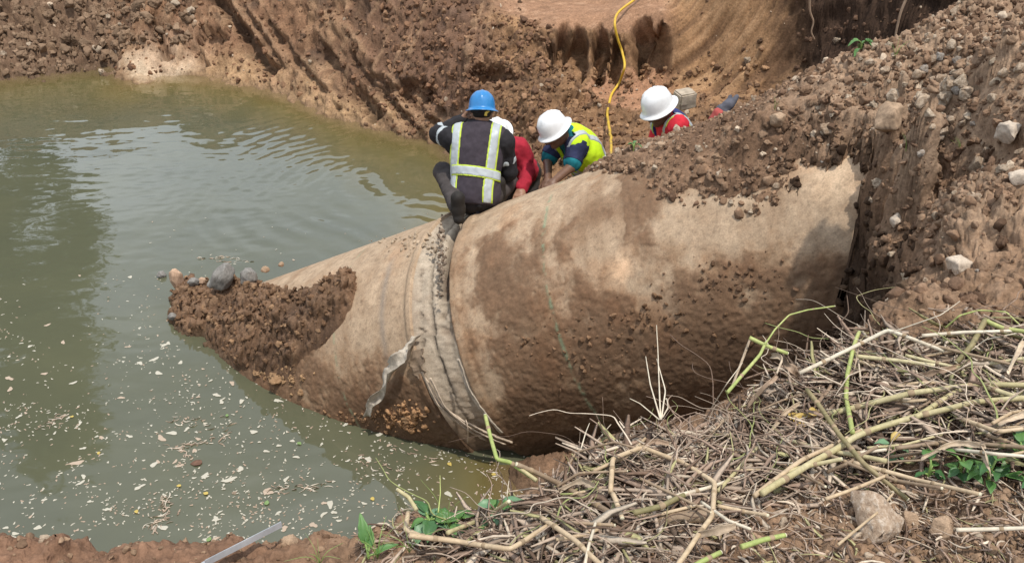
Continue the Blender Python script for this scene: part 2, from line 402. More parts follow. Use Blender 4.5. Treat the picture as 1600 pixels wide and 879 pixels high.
if os.environ.get('DBG'):
    for i, j in np.argwhere((_z / (_d + .02) > 5)):
        if i < j: print('CONF', i, j, CP[i].round(2), CP[j].round(2))
# ------------------------------------------------------------------ ground sheet: fan of samples, finer near the photographer's bank
QUAL = 1.25
def ground_sheet():
    ang = np.concatenate([np.linspace(-1.45, -.66, 26)[:-1], np.linspace(-.66, .30, int(625 * QUAL))[:-1], np.linspace(.30, .50, int(300 * QUAL))[:-1], np.linspace(.50, .80, int(195 * QUAL)), np.linspace(.80, 1.45, 26)[1:]])
    yy = [-14., -10, -7, -4.5, -2.5, -1, .2, .8]; y = 1.1
    while y < 19.5: yy.append(y); y += (.0036 * y / QUAL + .0015) * (.55 if 10.8 < y < 13.2 else 1)
    while y < 90: yy.append(y); y *= 1.07
    yy = np.array(yy)
    # rows before y=1 keep a constant fan width
    wy = np.maximum(yy + .9, 1.9)
    X = np.tan(ang)[None, :] * wy[:, None]; Y = np.repeat(yy[:, None], len(ang), 1)
    nr, nc = X.shape; x, y = X.ravel(), Y.ravel()
    far = np.maximum(np.abs(x) - 14, 0) + np.maximum(y - 22, 0) + np.maximum(-3 - y, 0)
    z = h_base(np.clip(x, -22, 18), np.clip(y, -5, 26))
    z = z + (3.0 - z) * sstep(0, 12, far)
    P = np.stack([x, y, z], 1)
    G = P.reshape(nr, nc, 3)
    T1 = np.gradient(G, axis=1); T2 = np.gradient(G, axis=0)
    n = np.cross(T1.reshape(-1, 3), T2.reshape(-1, 3)); n /= np.linalg.norm(n, axis=1)[:, None] + 1e-12
    n[n[:, 2] < 0] *= -1
    q = proj(P); px, py = q[:, 0], q[:, 1]
    vis = (px > -300) & (px < 2200) & (py > -150) & (py < 1010) & (z > -.35) & (q[:, 2] > .3)
    D = np.zeros(len(P), np.float32); Pv = P[vis].astype(np.float32); xv, yv, zv = Pv.T; pxv, pyv = px[vis], py[vis]
    d = np.zeros(len(Pv), np.float32)
    far_ = sstep(7.4, 8.6, yv)
    near = 1 - sstep(2.9, 3.4, yv)
    emb = (1 - far_) * (1 - near)
    mound = far_ * (1 - sstep(150, 215, pxv)) * (yv > 11)
    bank = far_ * sstep(170, 215, pxv) * (1 - sstep(740, 800, pxv))
    shelf = far_ * sstep(750, 800, pxv) * sstep(1.5, 1.58, zv) * (1 - sstep(1080, 1150, pxv))
    floor = far_ * sstep(.0, .25, 1 - np.hypot((pxv - 1000) / 95, (pyv - 140) / 40)) 
    scoop = far_ * sstep(1030, 1070, pxv) * (1 - sstep(1220, 1280, pxv)) * (1 - sstep(135, 165, pyv))
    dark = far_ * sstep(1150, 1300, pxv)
    wall = far_ * sstep(740, 800, pxv) * (1 - shelf) * (1 - scoop) * (1 - floor) * (1 - dark)
    calm = np.clip(shelf + floor + .85 * scoop + .8 * far_ * (np.hypot((pxv - 252) / 66, (pyv - 102) / 36) < 1), 0, 1)
    f1 = fbm(Pv, 1.1, 4, seed=1); f2 = fbm(Pv, 4.5, 4, .55, seed=9); f3 = fbm(Pv, 17, 3, .6, seed=21)
    fr = fbm(Pv, 3.0, 4, .55, seed=33, ridged=True)
    d += .09 * f1 * (1 - .6 * calm) + .045 * f2 * (1 - .75 * calm) + .02 * f3 * (1 - .6 * calm)
    d += (bank * .10 + wall * .11 + dark * .09) * fr
    ga, gb = ground_hit_base(325, -20), ground_hit_base(432, 124); gd = (gb - ga) / np.linalg.norm(gb - ga); al = Pv @ gd.astype(np.float32); pe = Pv - al[:, None] * gd
    st3 = fbm(pe * 6.5 + (al * .45)[:, None] * gd, 1, 4, .6, seed=63); scr = bank * sstep(205, 240, pxv) * (1 - sstep(600, 700, pxv)) * sstep(-.25, .2, fbm(Pv, .8, 3, seed=64) + .1)
    # clods
    wob = np.stack([fbm(Pv, 6, 2, seed=s) for s in (41, 42, 43)], 1) * .06
    c1, c2, ci = cells(Pv + wob, 7.5, 3); l1 = np.clip((c2 - c1) * 2.2, 0, 1) * (.15 + .85 * ci)
    e1, e2, ei = cells(Pv + wob * .5, 19, 13); l2 = np.clip((e2 - e1) * 2.2, 0, 1) * (.1 + .9 * ei)
    lump = sstep(-.35, .25, fbm(Pv, 1.6, 3, seed=77))
    wc = emb * (.35 + .65 * lump) + near * .5 + bank * (.2 + .8 * lump) * (1 - .75 * scr) + wall * (.3 + .7 * lump) + dark * .2 + mound
    wc *= (1 - calm) * (.35 + .65 * sstep(.25, .65, n[vis][:, 2]))
    g1, g2, gi_ = cells(Pv + wob * .25, 42, 19); l3 = np.clip((g2 - g1) * 2.4, 0, 1) * (.1 + .9 * gi_)
    d += wc * (.060 * l1 + .036 * l2 + .014 * l3 - .04)
    m1, m2, mi = cells(Pv + wob * 2, 3.1, 23)
    d += mound * (.24 * np.clip((m2 - m1) * 2, 0, 1) * (.2 + .8 * mi) + .08 * l1)
    # pull the ground back where the clods would bury the pipe's bare edge
    pt = np.nan_to_num(pipe_top(xv, yv), nan=-9.0); bare = sstep(.02, .15, pt - zv); d *= 1 - bare * .8
    crest = emb * sstep(.35, .1, np.abs(zv - pt) ) * (pt > 0) * sstep(1.9, 1.2, xv); d *= 1 - .6 * crest; d -= .01 * crest
    # grooves raked by digger teeth down the far bank
    B0 = W(320, 0, 1.2); dk = np.zeros_like(d)
    def groove(a, b, w, dep, soft=1.0):
        a, b = np.asarray(a), np.asarray(b); ab = b - a
        t = np.clip(((Pv - a) @ ab) / (ab @ ab), 0, 1); r = np.linalg.norm(Pv - a - t[:, None] * ab, axis=1) + .07 * f2 + .04 * f3
        g = np.exp(-(r / w) ** 2) * sstep(0, .06, t) * (1 - sstep(.92, 1, t)); g = g * far_
        return dep * g, g
    gi = np.zeros_like(d); rid = np.zeros_like(d)
    for (x0, y0, x1, y1, w, dep) in GROOVES:
        a = ground_hit_base(x0, y0); b = ground_hit_base(x1, y1)
        g, gg = groove(a, b, w, dep); d -= g; gi = np.maximum(gi, gg)
        # thrown-up lip beside the groove
        g2, _g = groove(a + np.array([w * 1.5, 0, w * .5]), b + np.array([w * 1.5, 0, w * .5]), w * .7, dep * .40); d += g2; rid = np.maximum(rid, _g)
    hol = np.zeros_like(d)
    for (x0, y0, rx, ry, dep) in HOLLOWS:
        g = np.clip(1 - np.hypot((pxv - x0 + 6 * f2) / rx, (pyv - y0 + 6 * f3) / ry) ** 2, 0, 1) * far_
        d -= dep * 1.25 * sstep(0, .35, g); hol = np.maximum(hol, g)
    # tooth streaks in the scooped wall: noise stretched along the bucket's path
    ctr = np.array([1.2, 12.6, 2.6]); rad = np.linalg.norm(Pv - ctr, axis=1)
    st = fbm(np.stack([rad * 9, xv * .8, zv * .8], 1), 1, 3, .6, seed=61)
    st2 = fbm(np.stack([(xv - .35 * zv) * 10, zv * .7, yv * .7], 1), 1, 3, .6, seed=62)
    d += scr * .11 * st3
    d += scoop * .08 * st + (bank * .05 + hol * .10) * st2
    D[vis] = d
    P2 = P + n * D[:, None]
    # colours of the earth, with shade painted into the cut face and right wall
    C = np.tile(np.array([.19, .125, .08]), (len(P), 1)); c = np.tile(np.array([.235, .145, .09]), (len(Pv), 1))
    def mx(w, col): 
        nonlocal c
        w = np.clip(w, 0, 1)[:, None]; c = c * (1 - w) + np.asarray(col) * w
    pn = fbm(Pv, 2.2, 4, .6, seed=101); pn2 = fbm(Pv, 7, 4, .6, seed=111); pn3 = fbm(Pv, .9, 3, seed=121)
    mx(mound, (.165, .105, .068)); mx(mound * sstep(.1, .6, pn2) * .7, (.26, .175, .11))
    mx(bank, (.19, .106, .062)); mx(bank * sstep(.1, .6, pn) * .8, (.27, .155, .09)); mx(bank * sstep(.05, .5, -pn), (.105, .066, .045))
    mx(bank * sstep(520, 600, pxv) * .6, (.14, .083, .057))
    low = sstep(.55, .05, zv + .25 * pn); mx(bank * low * .75 * sstep(1.0, .5, np.abs(pxv - 420) / 330), (.46, .30, .165))
    chalk = far_ * np.clip((1 - np.hypot((pxv - 252) / 66, (pyv - 102) / 36) ** 2) * 1.6 + .6 * pn2, 0, 1); mx(chalk * .9, (.52, .41, .29))
    mx(wall, (.215, .125, .068)); mx(wall * sstep(0, .5, pn), (.34, .20, .105)); mx(wall * sstep(0, .45, -pn2) * .8, (.115, .068, .042))
    mx(shelf, (.29, .165, .098)); mx(shelf * sstep(0, .6, pn2) * .6, (.42, .26, .165))
    mx(floor, (.33, .18, .105)); mx(scoop, (.285, .165, .085)); mx(scoop * sstep(.0, .3, st) * .85, (.36, .22, .12)); mx(scoop * sstep(.0, .3, -st) * .8, (.14, .08, .046))
    mx(hol * (1 - scoop) * .6, (.27, .155, .085)); mx(hol * sstep(.05, .4, st2) * .6, (.36, .215, .12)); mx(hol * sstep(.05, .4, -st2) * .5, (.15, .085, .05))
    mx(dark * sstep(1130, 1260, pxv), (.05, .030, .020)); mx(dark * sstep(.1, .5, pn2) * .5, (.11, .066, .043))  # damp earth darkened further to paint in the far right wall's shade
    mx(scr * sstep(0, .35, st3) * .8, (.33, .205, .122)); mx(scr * sstep(.05, .4, -st3) * .75, (.115, .068, .043)); pink = far_ * np.clip(1.2 - np.hypot((pxv - 265) / 75, (pyv - 75) / 45) ** 2 + .5 * pn2, 0, 1) * sstep(190, 215, pxv); mx(pink * .6, (.38, .245, .16)); mx(gi * .45, (.15, .095, .06)); mx(rid * (1 - gi) * .55, (.36, .225, .135)); mx(bank * sstep(.05, .5, st2) * .45, (.36, .23, .135))
    mx(emb * sstep(-.1, .5, pn) * .75, (.30, .20, .13)); mx(emb * sstep(0, .45, -pn2) * .75, (.12, .072, .045)); mx(emb * sstep(-.2, .3, -pn) * sstep(1.95, 1.5, xv) * .7, (.15, .09, .056)); mx(emb * sstep(1.2, 1.9, xv + .4 * pn3) * sstep(2.65, 2.9, zv) * (.45 + .45 * sstep(-.3, .3, pn2)), (.36, .25, .168))
    cut = emb * sstep(.12, .5, 2.75 + .05 * pn - zv) * sstep(1.55, 1.75, xv); mx(cut * .95, (.052, .032, .021))  # very dark: damp earth plus the painted shade of the cut face
    mx(near * .8, (.25, .16, .10)); mx(near * sstep(.1, .5, pn2) * .6, (.33, .225, .15)); mx(near * sstep(.0, .5, -pn) * .7, (.15, .09, .056))
    mx(near * (1 - sstep(-.9, -.3, xv)) * .7, (.2, .108, .068))
    wet = sstep(.14, .0, zv + d + .04 * pn2) * (1 - chalk); mx(wet * .55, (.10, .068, .042))
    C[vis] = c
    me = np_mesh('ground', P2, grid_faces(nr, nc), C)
    return P2, grid_faces(nr, nc), me
def ground_hit_base(px, py, t0=1.5, t1=26):
    r = ray(px, py); t = np.linspace(t0, t1, 900); Q = O + r * t[:, None]
    hh = h_base(Q[:, 0], Q[:, 1]); k = np.argmax(Q[:, 2] < hh)
    return Q[k]
GROOVES = [(325, -20, 432, 124, .13, .36), (378, 8, 446, 112, .06, .16), (500, 75, 596, 192, .12, .26), (455, 88, 540, 176, .05, .12), (545, 80, 650, 204, .08, .24), (236, 12, 262, 96, .12, .28), (590, 120, 705, 214, .07, .18), (300, 66, 322, 112, .08, .14), (416, 30, 470, 100, .05, .12)]
HOLLOWS = [(880, 74, 15, 40, .36), (906, 84, 15, 46, .34), (938, 86, 13, 50, .38), (962, 94, 12, 42, .34), (1004, 74, 20, 52, .42), (1034, 78, 17, 44, .36), (858, 92, 9, 30, .2), (650, 145, 30, 20, .2), (330, 62, 28, 16, .2), (765, 118, 40, 14, .14), (905, 160, 28, 14, .12)]
GP, GF, gme = ground_sheet()
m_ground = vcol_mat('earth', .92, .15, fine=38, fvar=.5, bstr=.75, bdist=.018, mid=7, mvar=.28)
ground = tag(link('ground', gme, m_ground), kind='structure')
from mathutils.bvhtree import BVHTree
GB = BVHTree.FromPolygons(GP.tolist(), GF.tolist())
def gpix(px, py):
    """where the sight line through a photo pixel meets the ground"""
    r = ray(px, py); h = GB.ray_cast(Vector(O), Vector(r))
    return (np.array(h[0]), np.array(h[1])) if h[0] is not None else (None, None)
def gdrop(x, y):
    h = GB.ray_cast(Vector((x, y, 12)), Vector((0, 0, -1)))
    return (np.array(h[0]), np.array(h[1])) if h[0] is not None else (None, None)
# ------------------------------------------------------------------ pipe sections with their mud crust
PH = np.concatenate([np.linspace(-62, 128, 440), np.linspace(128, 298, 42)[1:-1]])
def pipe_section(name, left, u0, u1, nu, mudpts, lips):
    us = np.linspace(u0, u1, nu); U, A = np.meshgrid(us, PH, indexing='ij'); u, a = U.ravel(), A.ravel()
    C, (d, s, n) = (CL, FL) if left else (CR, FR)
    rad = np.cos(np.radians(a))[:, None] * s + np.sin(np.radians(a))[:, None] * n
    P0 = C + u[:, None] * d + PR * rad
    S = np.stack([u * 1.0, np.radians(a) * PR * 1.0, np.full_like(u, 5.0 * left)], 1)   # unrolled surface, metres
    f1 = fbm(P0, 2.2, 5, .6, seed=201); f2 = fbm(P0, 8, 4, .6, seed=211); f3 = fbm(P0, 30, 3, .6, seed=221)
    drip = fbm(np.stack([S[:, 0] * 9, S[:, 1] * 1.6, S[:, 2]], 1), 1, 4, .6, seed=231)
    K = np.array([(hit_pipe(p[0], p[1], left)[1], np.radians(hit_pipe(p[0], p[1], left)[2]) * PR, p[2], p[3]) for p in mudpts])
    w = 1 / (((S[:, None, 0] - K[None, :, 0]) ** 2 + (S[:, None, 1] - K[None, :, 1]) ** 2) + .004) ** 1.6
    w /= w.sum(1)[:, None]; mud = w @ K[:, 2]; damp = w @ K[:, 3]; mud = mud + (.0 if left else .09) * sstep(.3, .5, mud)
    m = sstep(.36, .80, mud + .46 * f1 + .30 * f2 + .20 * drip + .16 * f3)          # crust of mud
    scrp = sstep(.16, .26, fbm(P0, 3.3, 4, .5, seed=271) + .25 * drip) * sstep(.80, .55, mud) * sstep(.5, .3, damp); m = m * (1 - .85 * scrp)
    film = (1 - .7 * scrp) * sstep(.2, .8, mud + .25 * f2 + .3 * drip + .15 * f3)
    wet = sstep(.28, .62, damp + .18 * f1 + .12 * f2)
    cell1, _, cid = cells(P0 + f2[:, None] * .02, 26, 5)
    crumb = np.clip(1 - cell1 * 1.2, 0, 1) * (.2 + .8 * cid)
    off = .006 * m + m * .004 * f2 + m * .005 * f3 + m * m * .005 * crumb + .002 * f3 + .003 * f1
    for (lu, lw, lh) in lips: off = off + lh * np.exp(-((u - lu) / lw) ** 4)
    # the section's ends close inwards to the wall thickness
    P = P0 + rad * off[:, None]
    pale = np.array([.43, .315, .212]); pale2 = np.array([.315, .215, .135])
    c = pale * (1 - sstep(-.4, .5, f2 + .4 * drip)[:, None] * .5) + pale2 * (sstep(-.4, .5, f2 + .4 * drip)[:, None] * .5)
    c = c * (1 + .10 * f3[:, None])
    c = c * (1 + .45 * sstep(.12, -.15, mud + .15 * f2))[:, None]
    strk = sstep(.1, .6, fbm(np.stack([S[:, 0] * 5, S[:, 1] * .7, S[:, 2]], 1), 1, 4, .6, seed=261)) * .55; c = c * (1 - strk[:, None]) + np.array([.22, .135, .077]) * strk[:, None]
    c = c * (1 - film[:, None] * .7) + np.array([.285, .172, .095]) * film[:, None] * .7
    mudc = np.array([.155, .090, .052])[None] * (1 + .35 * f2[:, None] + .25 * f3[:, None])
    c = c * (1 - m[:, None] * .85) + mudc * m[:, None] * .85
    sp_ = sstep(.25, .5, fbm(P0, 55, 2, seed=241)) * (1 - m) * .5; c = c * (1 - sp_[:, None] * .45)
    red = sstep(.05, .55, fbm(P0, 3.1, 4, .6, seed=251)) * .45; c = c * (1 - red[:, None]) + c * np.array([1.0, .80, .66]) * red[:, None]
    wc = np.array([.125, .076, .045])[None] * (1 + .3 * f1[:, None])
    c = c * (1 - wet[:, None] * .75) + wc * wet[:, None] * .75
    return S, u, a, P, c, m, wet, us, f1, f2, f3, drip
def finish_pipe(name, P, c, us, ends, mt):
    nu, na = len(us), len(PH); idx = np.arange(nu * na).reshape(nu, na); nx = np.roll(idx, -1, 1)
    F = np.stack([idx[:-1], idx[1:], nx[1:], nx[:-1]], -1).reshape(-1, 4)
    V = [P]; Cc = [c]; Fs = [F]; base = len(P)
    left, lastC, FRM = ends
    for e, row in ((0, idx[0]), (1, idx[-1])):
        ring = P[row]; cen = ring.mean(0); inner = cen + (ring - cen) * .86
        back = inner + (FRM[0] * (.5 if e == 0 else -.5))
        V += [inner, back]; cc = c[row] * .8; Cc += [cc, cc * .7]
        a = base + np.arange(na); b = base + na + np.arange(na); base += 2 * na
        for p, q in ((row, a), (a, b)):
            f = np.stack([p, np.roll(p, -1), np.roll(q, -1), q], -1); Fs.append(f if e == 0 else f[:, ::-1])
    return np_mesh(name, np.vstack(V), np.vstack(Fs), np.vstack(Cc))
# (photo x, photo y, mud, damp)
MR = [(735, 345, .1, 0), (780, 335, .1, 0), (830, 310, .1, 0), (880, 300, .22, 0), (930, 290, .4, 0), (730, 400, .35, 0), (720, 450, .3, 0), (760, 400, .75, .05), (770, 450, .72, .1), (740, 520, .45, .1), (765, 590, .4, .1), (820, 360, .5, 0), (810, 420, .62, .05), (850, 420, .4, 0), (880, 380, .62, .0), (930, 330, .62, 0), (980, 320, .6, 0), (935, 400, .0, 0), (970, 420, -.1, 0), (900, 460, .5, .05), (960, 480, .6, .1), (1010, 400, .62, 0), (1060, 350, .25, 0), (1100, 380, .3, 0), (1160, 350, .25, 0), (1230, 320, .2, 0), (1290, 290, -.15, 0), (1325, 255, -.2, 0), (1345, 310, -.15, 0), (1320, 360, .2, 0), (1358, 330, .55, .3), (1350, 385, .7, .6), (1322, 440, .8, .8), (1250, 390, .4, 0), (1150, 420, .6, .1), (1180, 470, .45, .05), (1220, 440, .65, .3), (1290, 430, .7, .4), (1350, 430, .6, .35), (1100, 480, .68, .25), (1130, 530, .8, .5), (1060, 540, .7, .4), (1180, 560, .8, .7), (1280, 540, .85, .9), (1370, 500, .8, .95), (800, 520, .64, .25), (860, 560, .68, .35), (930, 560, .7, .4), (1000, 560, .68, .42), (830, 640, .72, .6), (900, 640, .72, .62), (980, 640, .5, .6), (1060, 620, .75, .8), (800, 690, .75, .85), (900, 700, .75, .95), (1100, 660, .8, .9)]
ML = [(690, 350, .12, 0), (640, 370, .15, 0), (560, 390, .12, 0), (480, 420, .1, 0), (420, 445, .1, 0), (650, 440, .12, 0), (600, 440, .08, 0), (580, 480, .1, 0), (640, 500, .15, 0), (560, 520, .15, 0), (600, 520, .12, 0), (530, 560, .35, .05), (570, 580, .75, .1), (520, 600, .8, .15), (600, 560, .6, .05), (640, 560, .4, .05), (480, 600, .8, .25), (440, 600, .8, .35), (560, 640, .85, .5), (640, 620, .85, .5), (620, 660, .8, .75), (700, 660, .8, .75), (680, 690, .8, .95), (420, 540, .8, .4), (360, 560, .8, .8), (330, 520, .8, .8)]
m_pipe = vcol_mat('muddy concrete', .86, .28, fine=95, fvar=.30, bstr=.42, bdist=.005, mid=14, mvar=.16)
def green_line(S, u, c, u0, f2, f3, strength, col=(.20, .27, .17), w=.013):
    k = np.exp(-((u - u0 - .012 * f2) / w) ** 2) * sstep(-.25, .35, f3 + f2) * strength
    return c * (1 - k[:, None]) + np.array(col) * k[:, None]
UR0, UR1 = .0, 3.35
S, u, a, P, c, m, wet, us, f1, f2, f3, drip = pipe_section('r', False, UR0, UR1, 360, MR, [(.035, .045, .012)])
ug = hit_pipe(850, 400)[1]; c = green_line(S, u, c, ug, f2, f3, .75)
pipe_r = link('concrete_pipe', finish_pipe('concrete_pipe', P, c, us, (False, CR, FR), m_pipe), m_pipe)
tag(pipe_r, 'huge mud caked concrete pipe section running into the embankment on the right', 'pipe', 'sections of the broken concrete pipe')
UL0, UL1 = -3.0, -.06
S, u, a, P, c, m, wet, us, f1, f2, f3, drip = pipe_section('l', True, UL0, UL1, 330, ML, [(-.075, .05, .022)])
ug = hit_pipe(540, 430, True)[1]; c = green_line(S, u, c, ug, f2, f3, .5)
ug = hit_pipe(600, 450, True)[1]; k = np.exp(-((u - ug - .02 * f2) / .03) ** 2) * sstep(-.2, .5, f2 + .6) * sstep(15, 35, a) * (1 - sstep(60, 75, a)) * .5
c = c * (1 - k[:, None]) + np.array([.2, .18, .16]) * k[:, None]
pipe_l = link('concrete_pipe', finish_pipe('concrete_pipe', P, c, us, (True, CL, FL), m_pipe), m_pipe)
tag(pipe_l, 'pale concrete pipe section sloping down into the pond under the mud pile', 'pipe', 'sections of the broken concrete pipe')
# joint filler between the two sections, a part of the sloping one
def joint():
    na = 420; ph = np.radians(np.linspace(-60, 128, na)); nw = 26
    V = np.zeros((na, nw, 3)); C = np.zeros((na, nw, 3))
    d0, s0, n0 = FL; d1, s1, n1 = FR
    for j, t in enumerate(np.linspace(0, 1, nw)):
        A = CL + d0 * (-.075) + PR * (np.cos(ph)[:, None] * s0 + np.sin(ph)[:, None] * n0)
        B = CR + d1 * .03 + PR * (np.cos(ph)[:, None] * s1 + np.sin(ph)[:, None] * n1)
        V[:, j] = A * (1 - t) + B * t
    cen = (CL + CR) / 2; Vf = V.reshape(-1, 3); rd = Vf - cen; rd /= np.linalg.norm(rd, axis=1)[:, None]
    T = np.tile(np.linspace(0, 1, nw), na); PHd = np.repeat(np.degrees(ph), nw)
    f1 = fbm(Vf, 5, 4, .6, seed=301); f2 = fbm(Vf, 22, 3, .6, seed=302); f3 = fbm(Vf, 60, 2, seed=303)
    dirt = sstep(30, 50, PHd + 16 * f1) * sstep(.55, .68, T + .12 * f1) * (1 - sstep(.93, .99, T))
    prof = np.exp(-((T - .5) / .36) ** 6)
    off = (-.018 - .02 * T) * prof * (1 - dirt) - .13 * prof * dirt + .012 * f1 * prof + .012 * f2 * prof + .02 * dirt * f2
    crack = np.clip(np.exp(-((T - .42 - .14 * f1) / .03) ** 2) + .8 * np.exp(-((T - .2 - .1 * f2) / .02) ** 2) * sstep(0, .3, f1), 0, 1) * (1 - dirt) * sstep(-20, 20, PHd); off -= .03 * crack
    Vf = Vf + rd * off[:, None]
    c = np.array([.40, .33, .25]) * (1 + .25 * f2[:, None]); t2 = sstep(-.1, .5, f1 + .3 * f2)[:, None] * .6; c = c * (1 - t2) + np.array([.27, .2, .14]) * t2
    k = dirt[:, None]; c = c * (1 - k) + np.array([.085, .056, .038]) * (1 + .5 * f2[:, None]) * k
    k = crack[:, None]; c = c * (1 - .7 * k) + np.array([.05, .04, .03]) * .7 * k
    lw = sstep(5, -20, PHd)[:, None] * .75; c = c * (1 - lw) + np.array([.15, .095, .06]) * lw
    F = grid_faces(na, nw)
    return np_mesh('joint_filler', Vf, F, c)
m_joint = vcol_mat('joint mortar', .85, .25, fine=120, fvar=.3, bstr=.5, bdist=.005, mid=25, mvar=.2)
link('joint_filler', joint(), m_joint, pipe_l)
# ------------------------------------------------------------------ pond
def water_mesh():
    xs = np.arange(-15.5, 3.2, .032); ys = np.arange(1.9, 18.5, .032)
    X, Y = np.meshgrid(xs, ys); x, y = X.ravel(), Y.ravel(); Q = np.stack([x, y, np.zeros_like(x)], 1)
    z = .0045 * fbm(Q * np.array([1, 1.5, 1]), .9, 3, seed=401) + .0016 * fbm(Q * np.array([1, 2.2, 1]), 3.5, 3, .5, seed=402)
    c1 = W(745, 262, 0); c2 = W(700, 330, 0)
    r = np.hypot(x - c1[0], y - c1[1]); ca = np.degrees(np.arctan2(y - c1[1], x - c1[0]))
    fan = sstep(.5, 1.4, r) * (1 - sstep(2.2, 4.6, r)) * sstep(-.45, .2, fbm(Q, .8, 2, seed=403) + .25)
    z += fan * .0036 * np.sin(r * 21 + 7.0 * fbm(Q, .55, 3, seed=404)) * np.clip(.6 + 1.6 * fbm(Q, 1.4, 3, seed=407), 0, 2) + fan * .0022 * np.sin(np.hypot(x - c2[0], y - c2[1]) * 33 + 5 * fbm(Q, .9, 2, seed=411)) * np.clip(.4 + 1.5 * fbm(Q, 1.1, 2, seed=412), 0, 2)
    leftw = (1 - sstep(-5.2, -3.6, x)) ; z += leftw * .0026 * fbm(Q * np.array([1.0, 2.6, 1]), 3.2, 3, .55, seed=405)
    z += .0022 * fbm(Q * np.array([1, 1.8, 1]), 8, 2, seed=406) * (.12 + .5 * sstep(0, .5, fbm(Q, .45, 2, seed=408)) + .4 * fan)
    g = h_base(x[::1], y[::1]); dep = np.clip(-g, 0, 2)
    Q[:, 2] = z
    return np_mesh('water', Q, grid_faces(len(ys), len(xs)), None, {'depth': dep + .05 * fbm(Q, 3, 3, seed=409)})
m_water, nt, b = mat('murky water')
at = N(nt, 'ShaderNodeAttribute', attribute_name='depth')
r = ramp(nt, at.outputs['Fac'], [(0.0, (.30, .21, .10)), (.22, (.140, .112, .042)), (.6, (.092, .094, .058))])
nz = noise_node(nt, .5, 4, .6); r2 = ramp(nt, nz.outputs[0], [(.3, (.85, .87, .9)), (.7, (1.12, 1.1, 1.05))])
nt.links.new(mixc(nt, 1, r.outputs[0], r2.outputs[0], 'MULTIPLY'), b.inputs['Base Color'])
b.inputs['Roughness'].default_value = .035; b.inputs['IOR'].default_value = 1.6; b.inputs['Specular IOR Level'].default_value = .5
al = ramp(nt, at.outputs['Fac'], [(0, (.35,) * 3), (.30, (1,) * 3)]); nt.links.new(al.outputs[0], b.inputs['Alpha'])
water = tag(link('water', water_mesh(), m_water), kind='structure')
# ------------------------------------------------------------------ mud pile over the sunken end of the sloping section
def poly_sd(P, poly):
    """signed distance to a closed plan polygon, positive inside"""
    poly = np.asarray(poly); x, y = P[:, 0], P[:, 1]; best = np.full(len(P), 1e9); ins = np.zeros(len(P), bool)
    for a, b in zip(poly, np.roll(poly, -1, 0)):
        ab = b - a; t = np.clip(((P - a) @ ab) / (ab @ ab + 1e-12), 0, 1); v = P - a - t[:, None] * ab
        best = np.minimum(best, np.hypot(v[:, 0], v[:, 1]))
        c = (a[1] > y) != (b[1] > y); ins ^= c & (x < (b[0] - a[0]) * (y - a[1]) / (b[1] - a[1] + 1e-12) + a[0])
    return np.where(ins, best, -best)
def plan_pt(px, py, z=None):
    return W(px, py, z)[:2] if z is not None else hit_pipe(px, py, True)[0][:2]
MP = [plan_pt(258, 470, 0), plan_pt(262, 445, .05), plan_pt(292, 432, .1), plan_pt(345, 436, .12), plan_pt(398, 452), plan_pt(445, 468), plan_pt(500, 450), plan_pt(556, 436), plan_pt(549, 470), plan_pt(540, 500), plan_pt(508, 545), plan_pt(474, 566), plan_pt(455, 600), plan_pt(425, 612), plan_pt(380, 585), plan_pt(345, 560), plan_pt(318, 540, .0), plan_pt(318, 520, .05), plan_pt(268, 524, 0)]
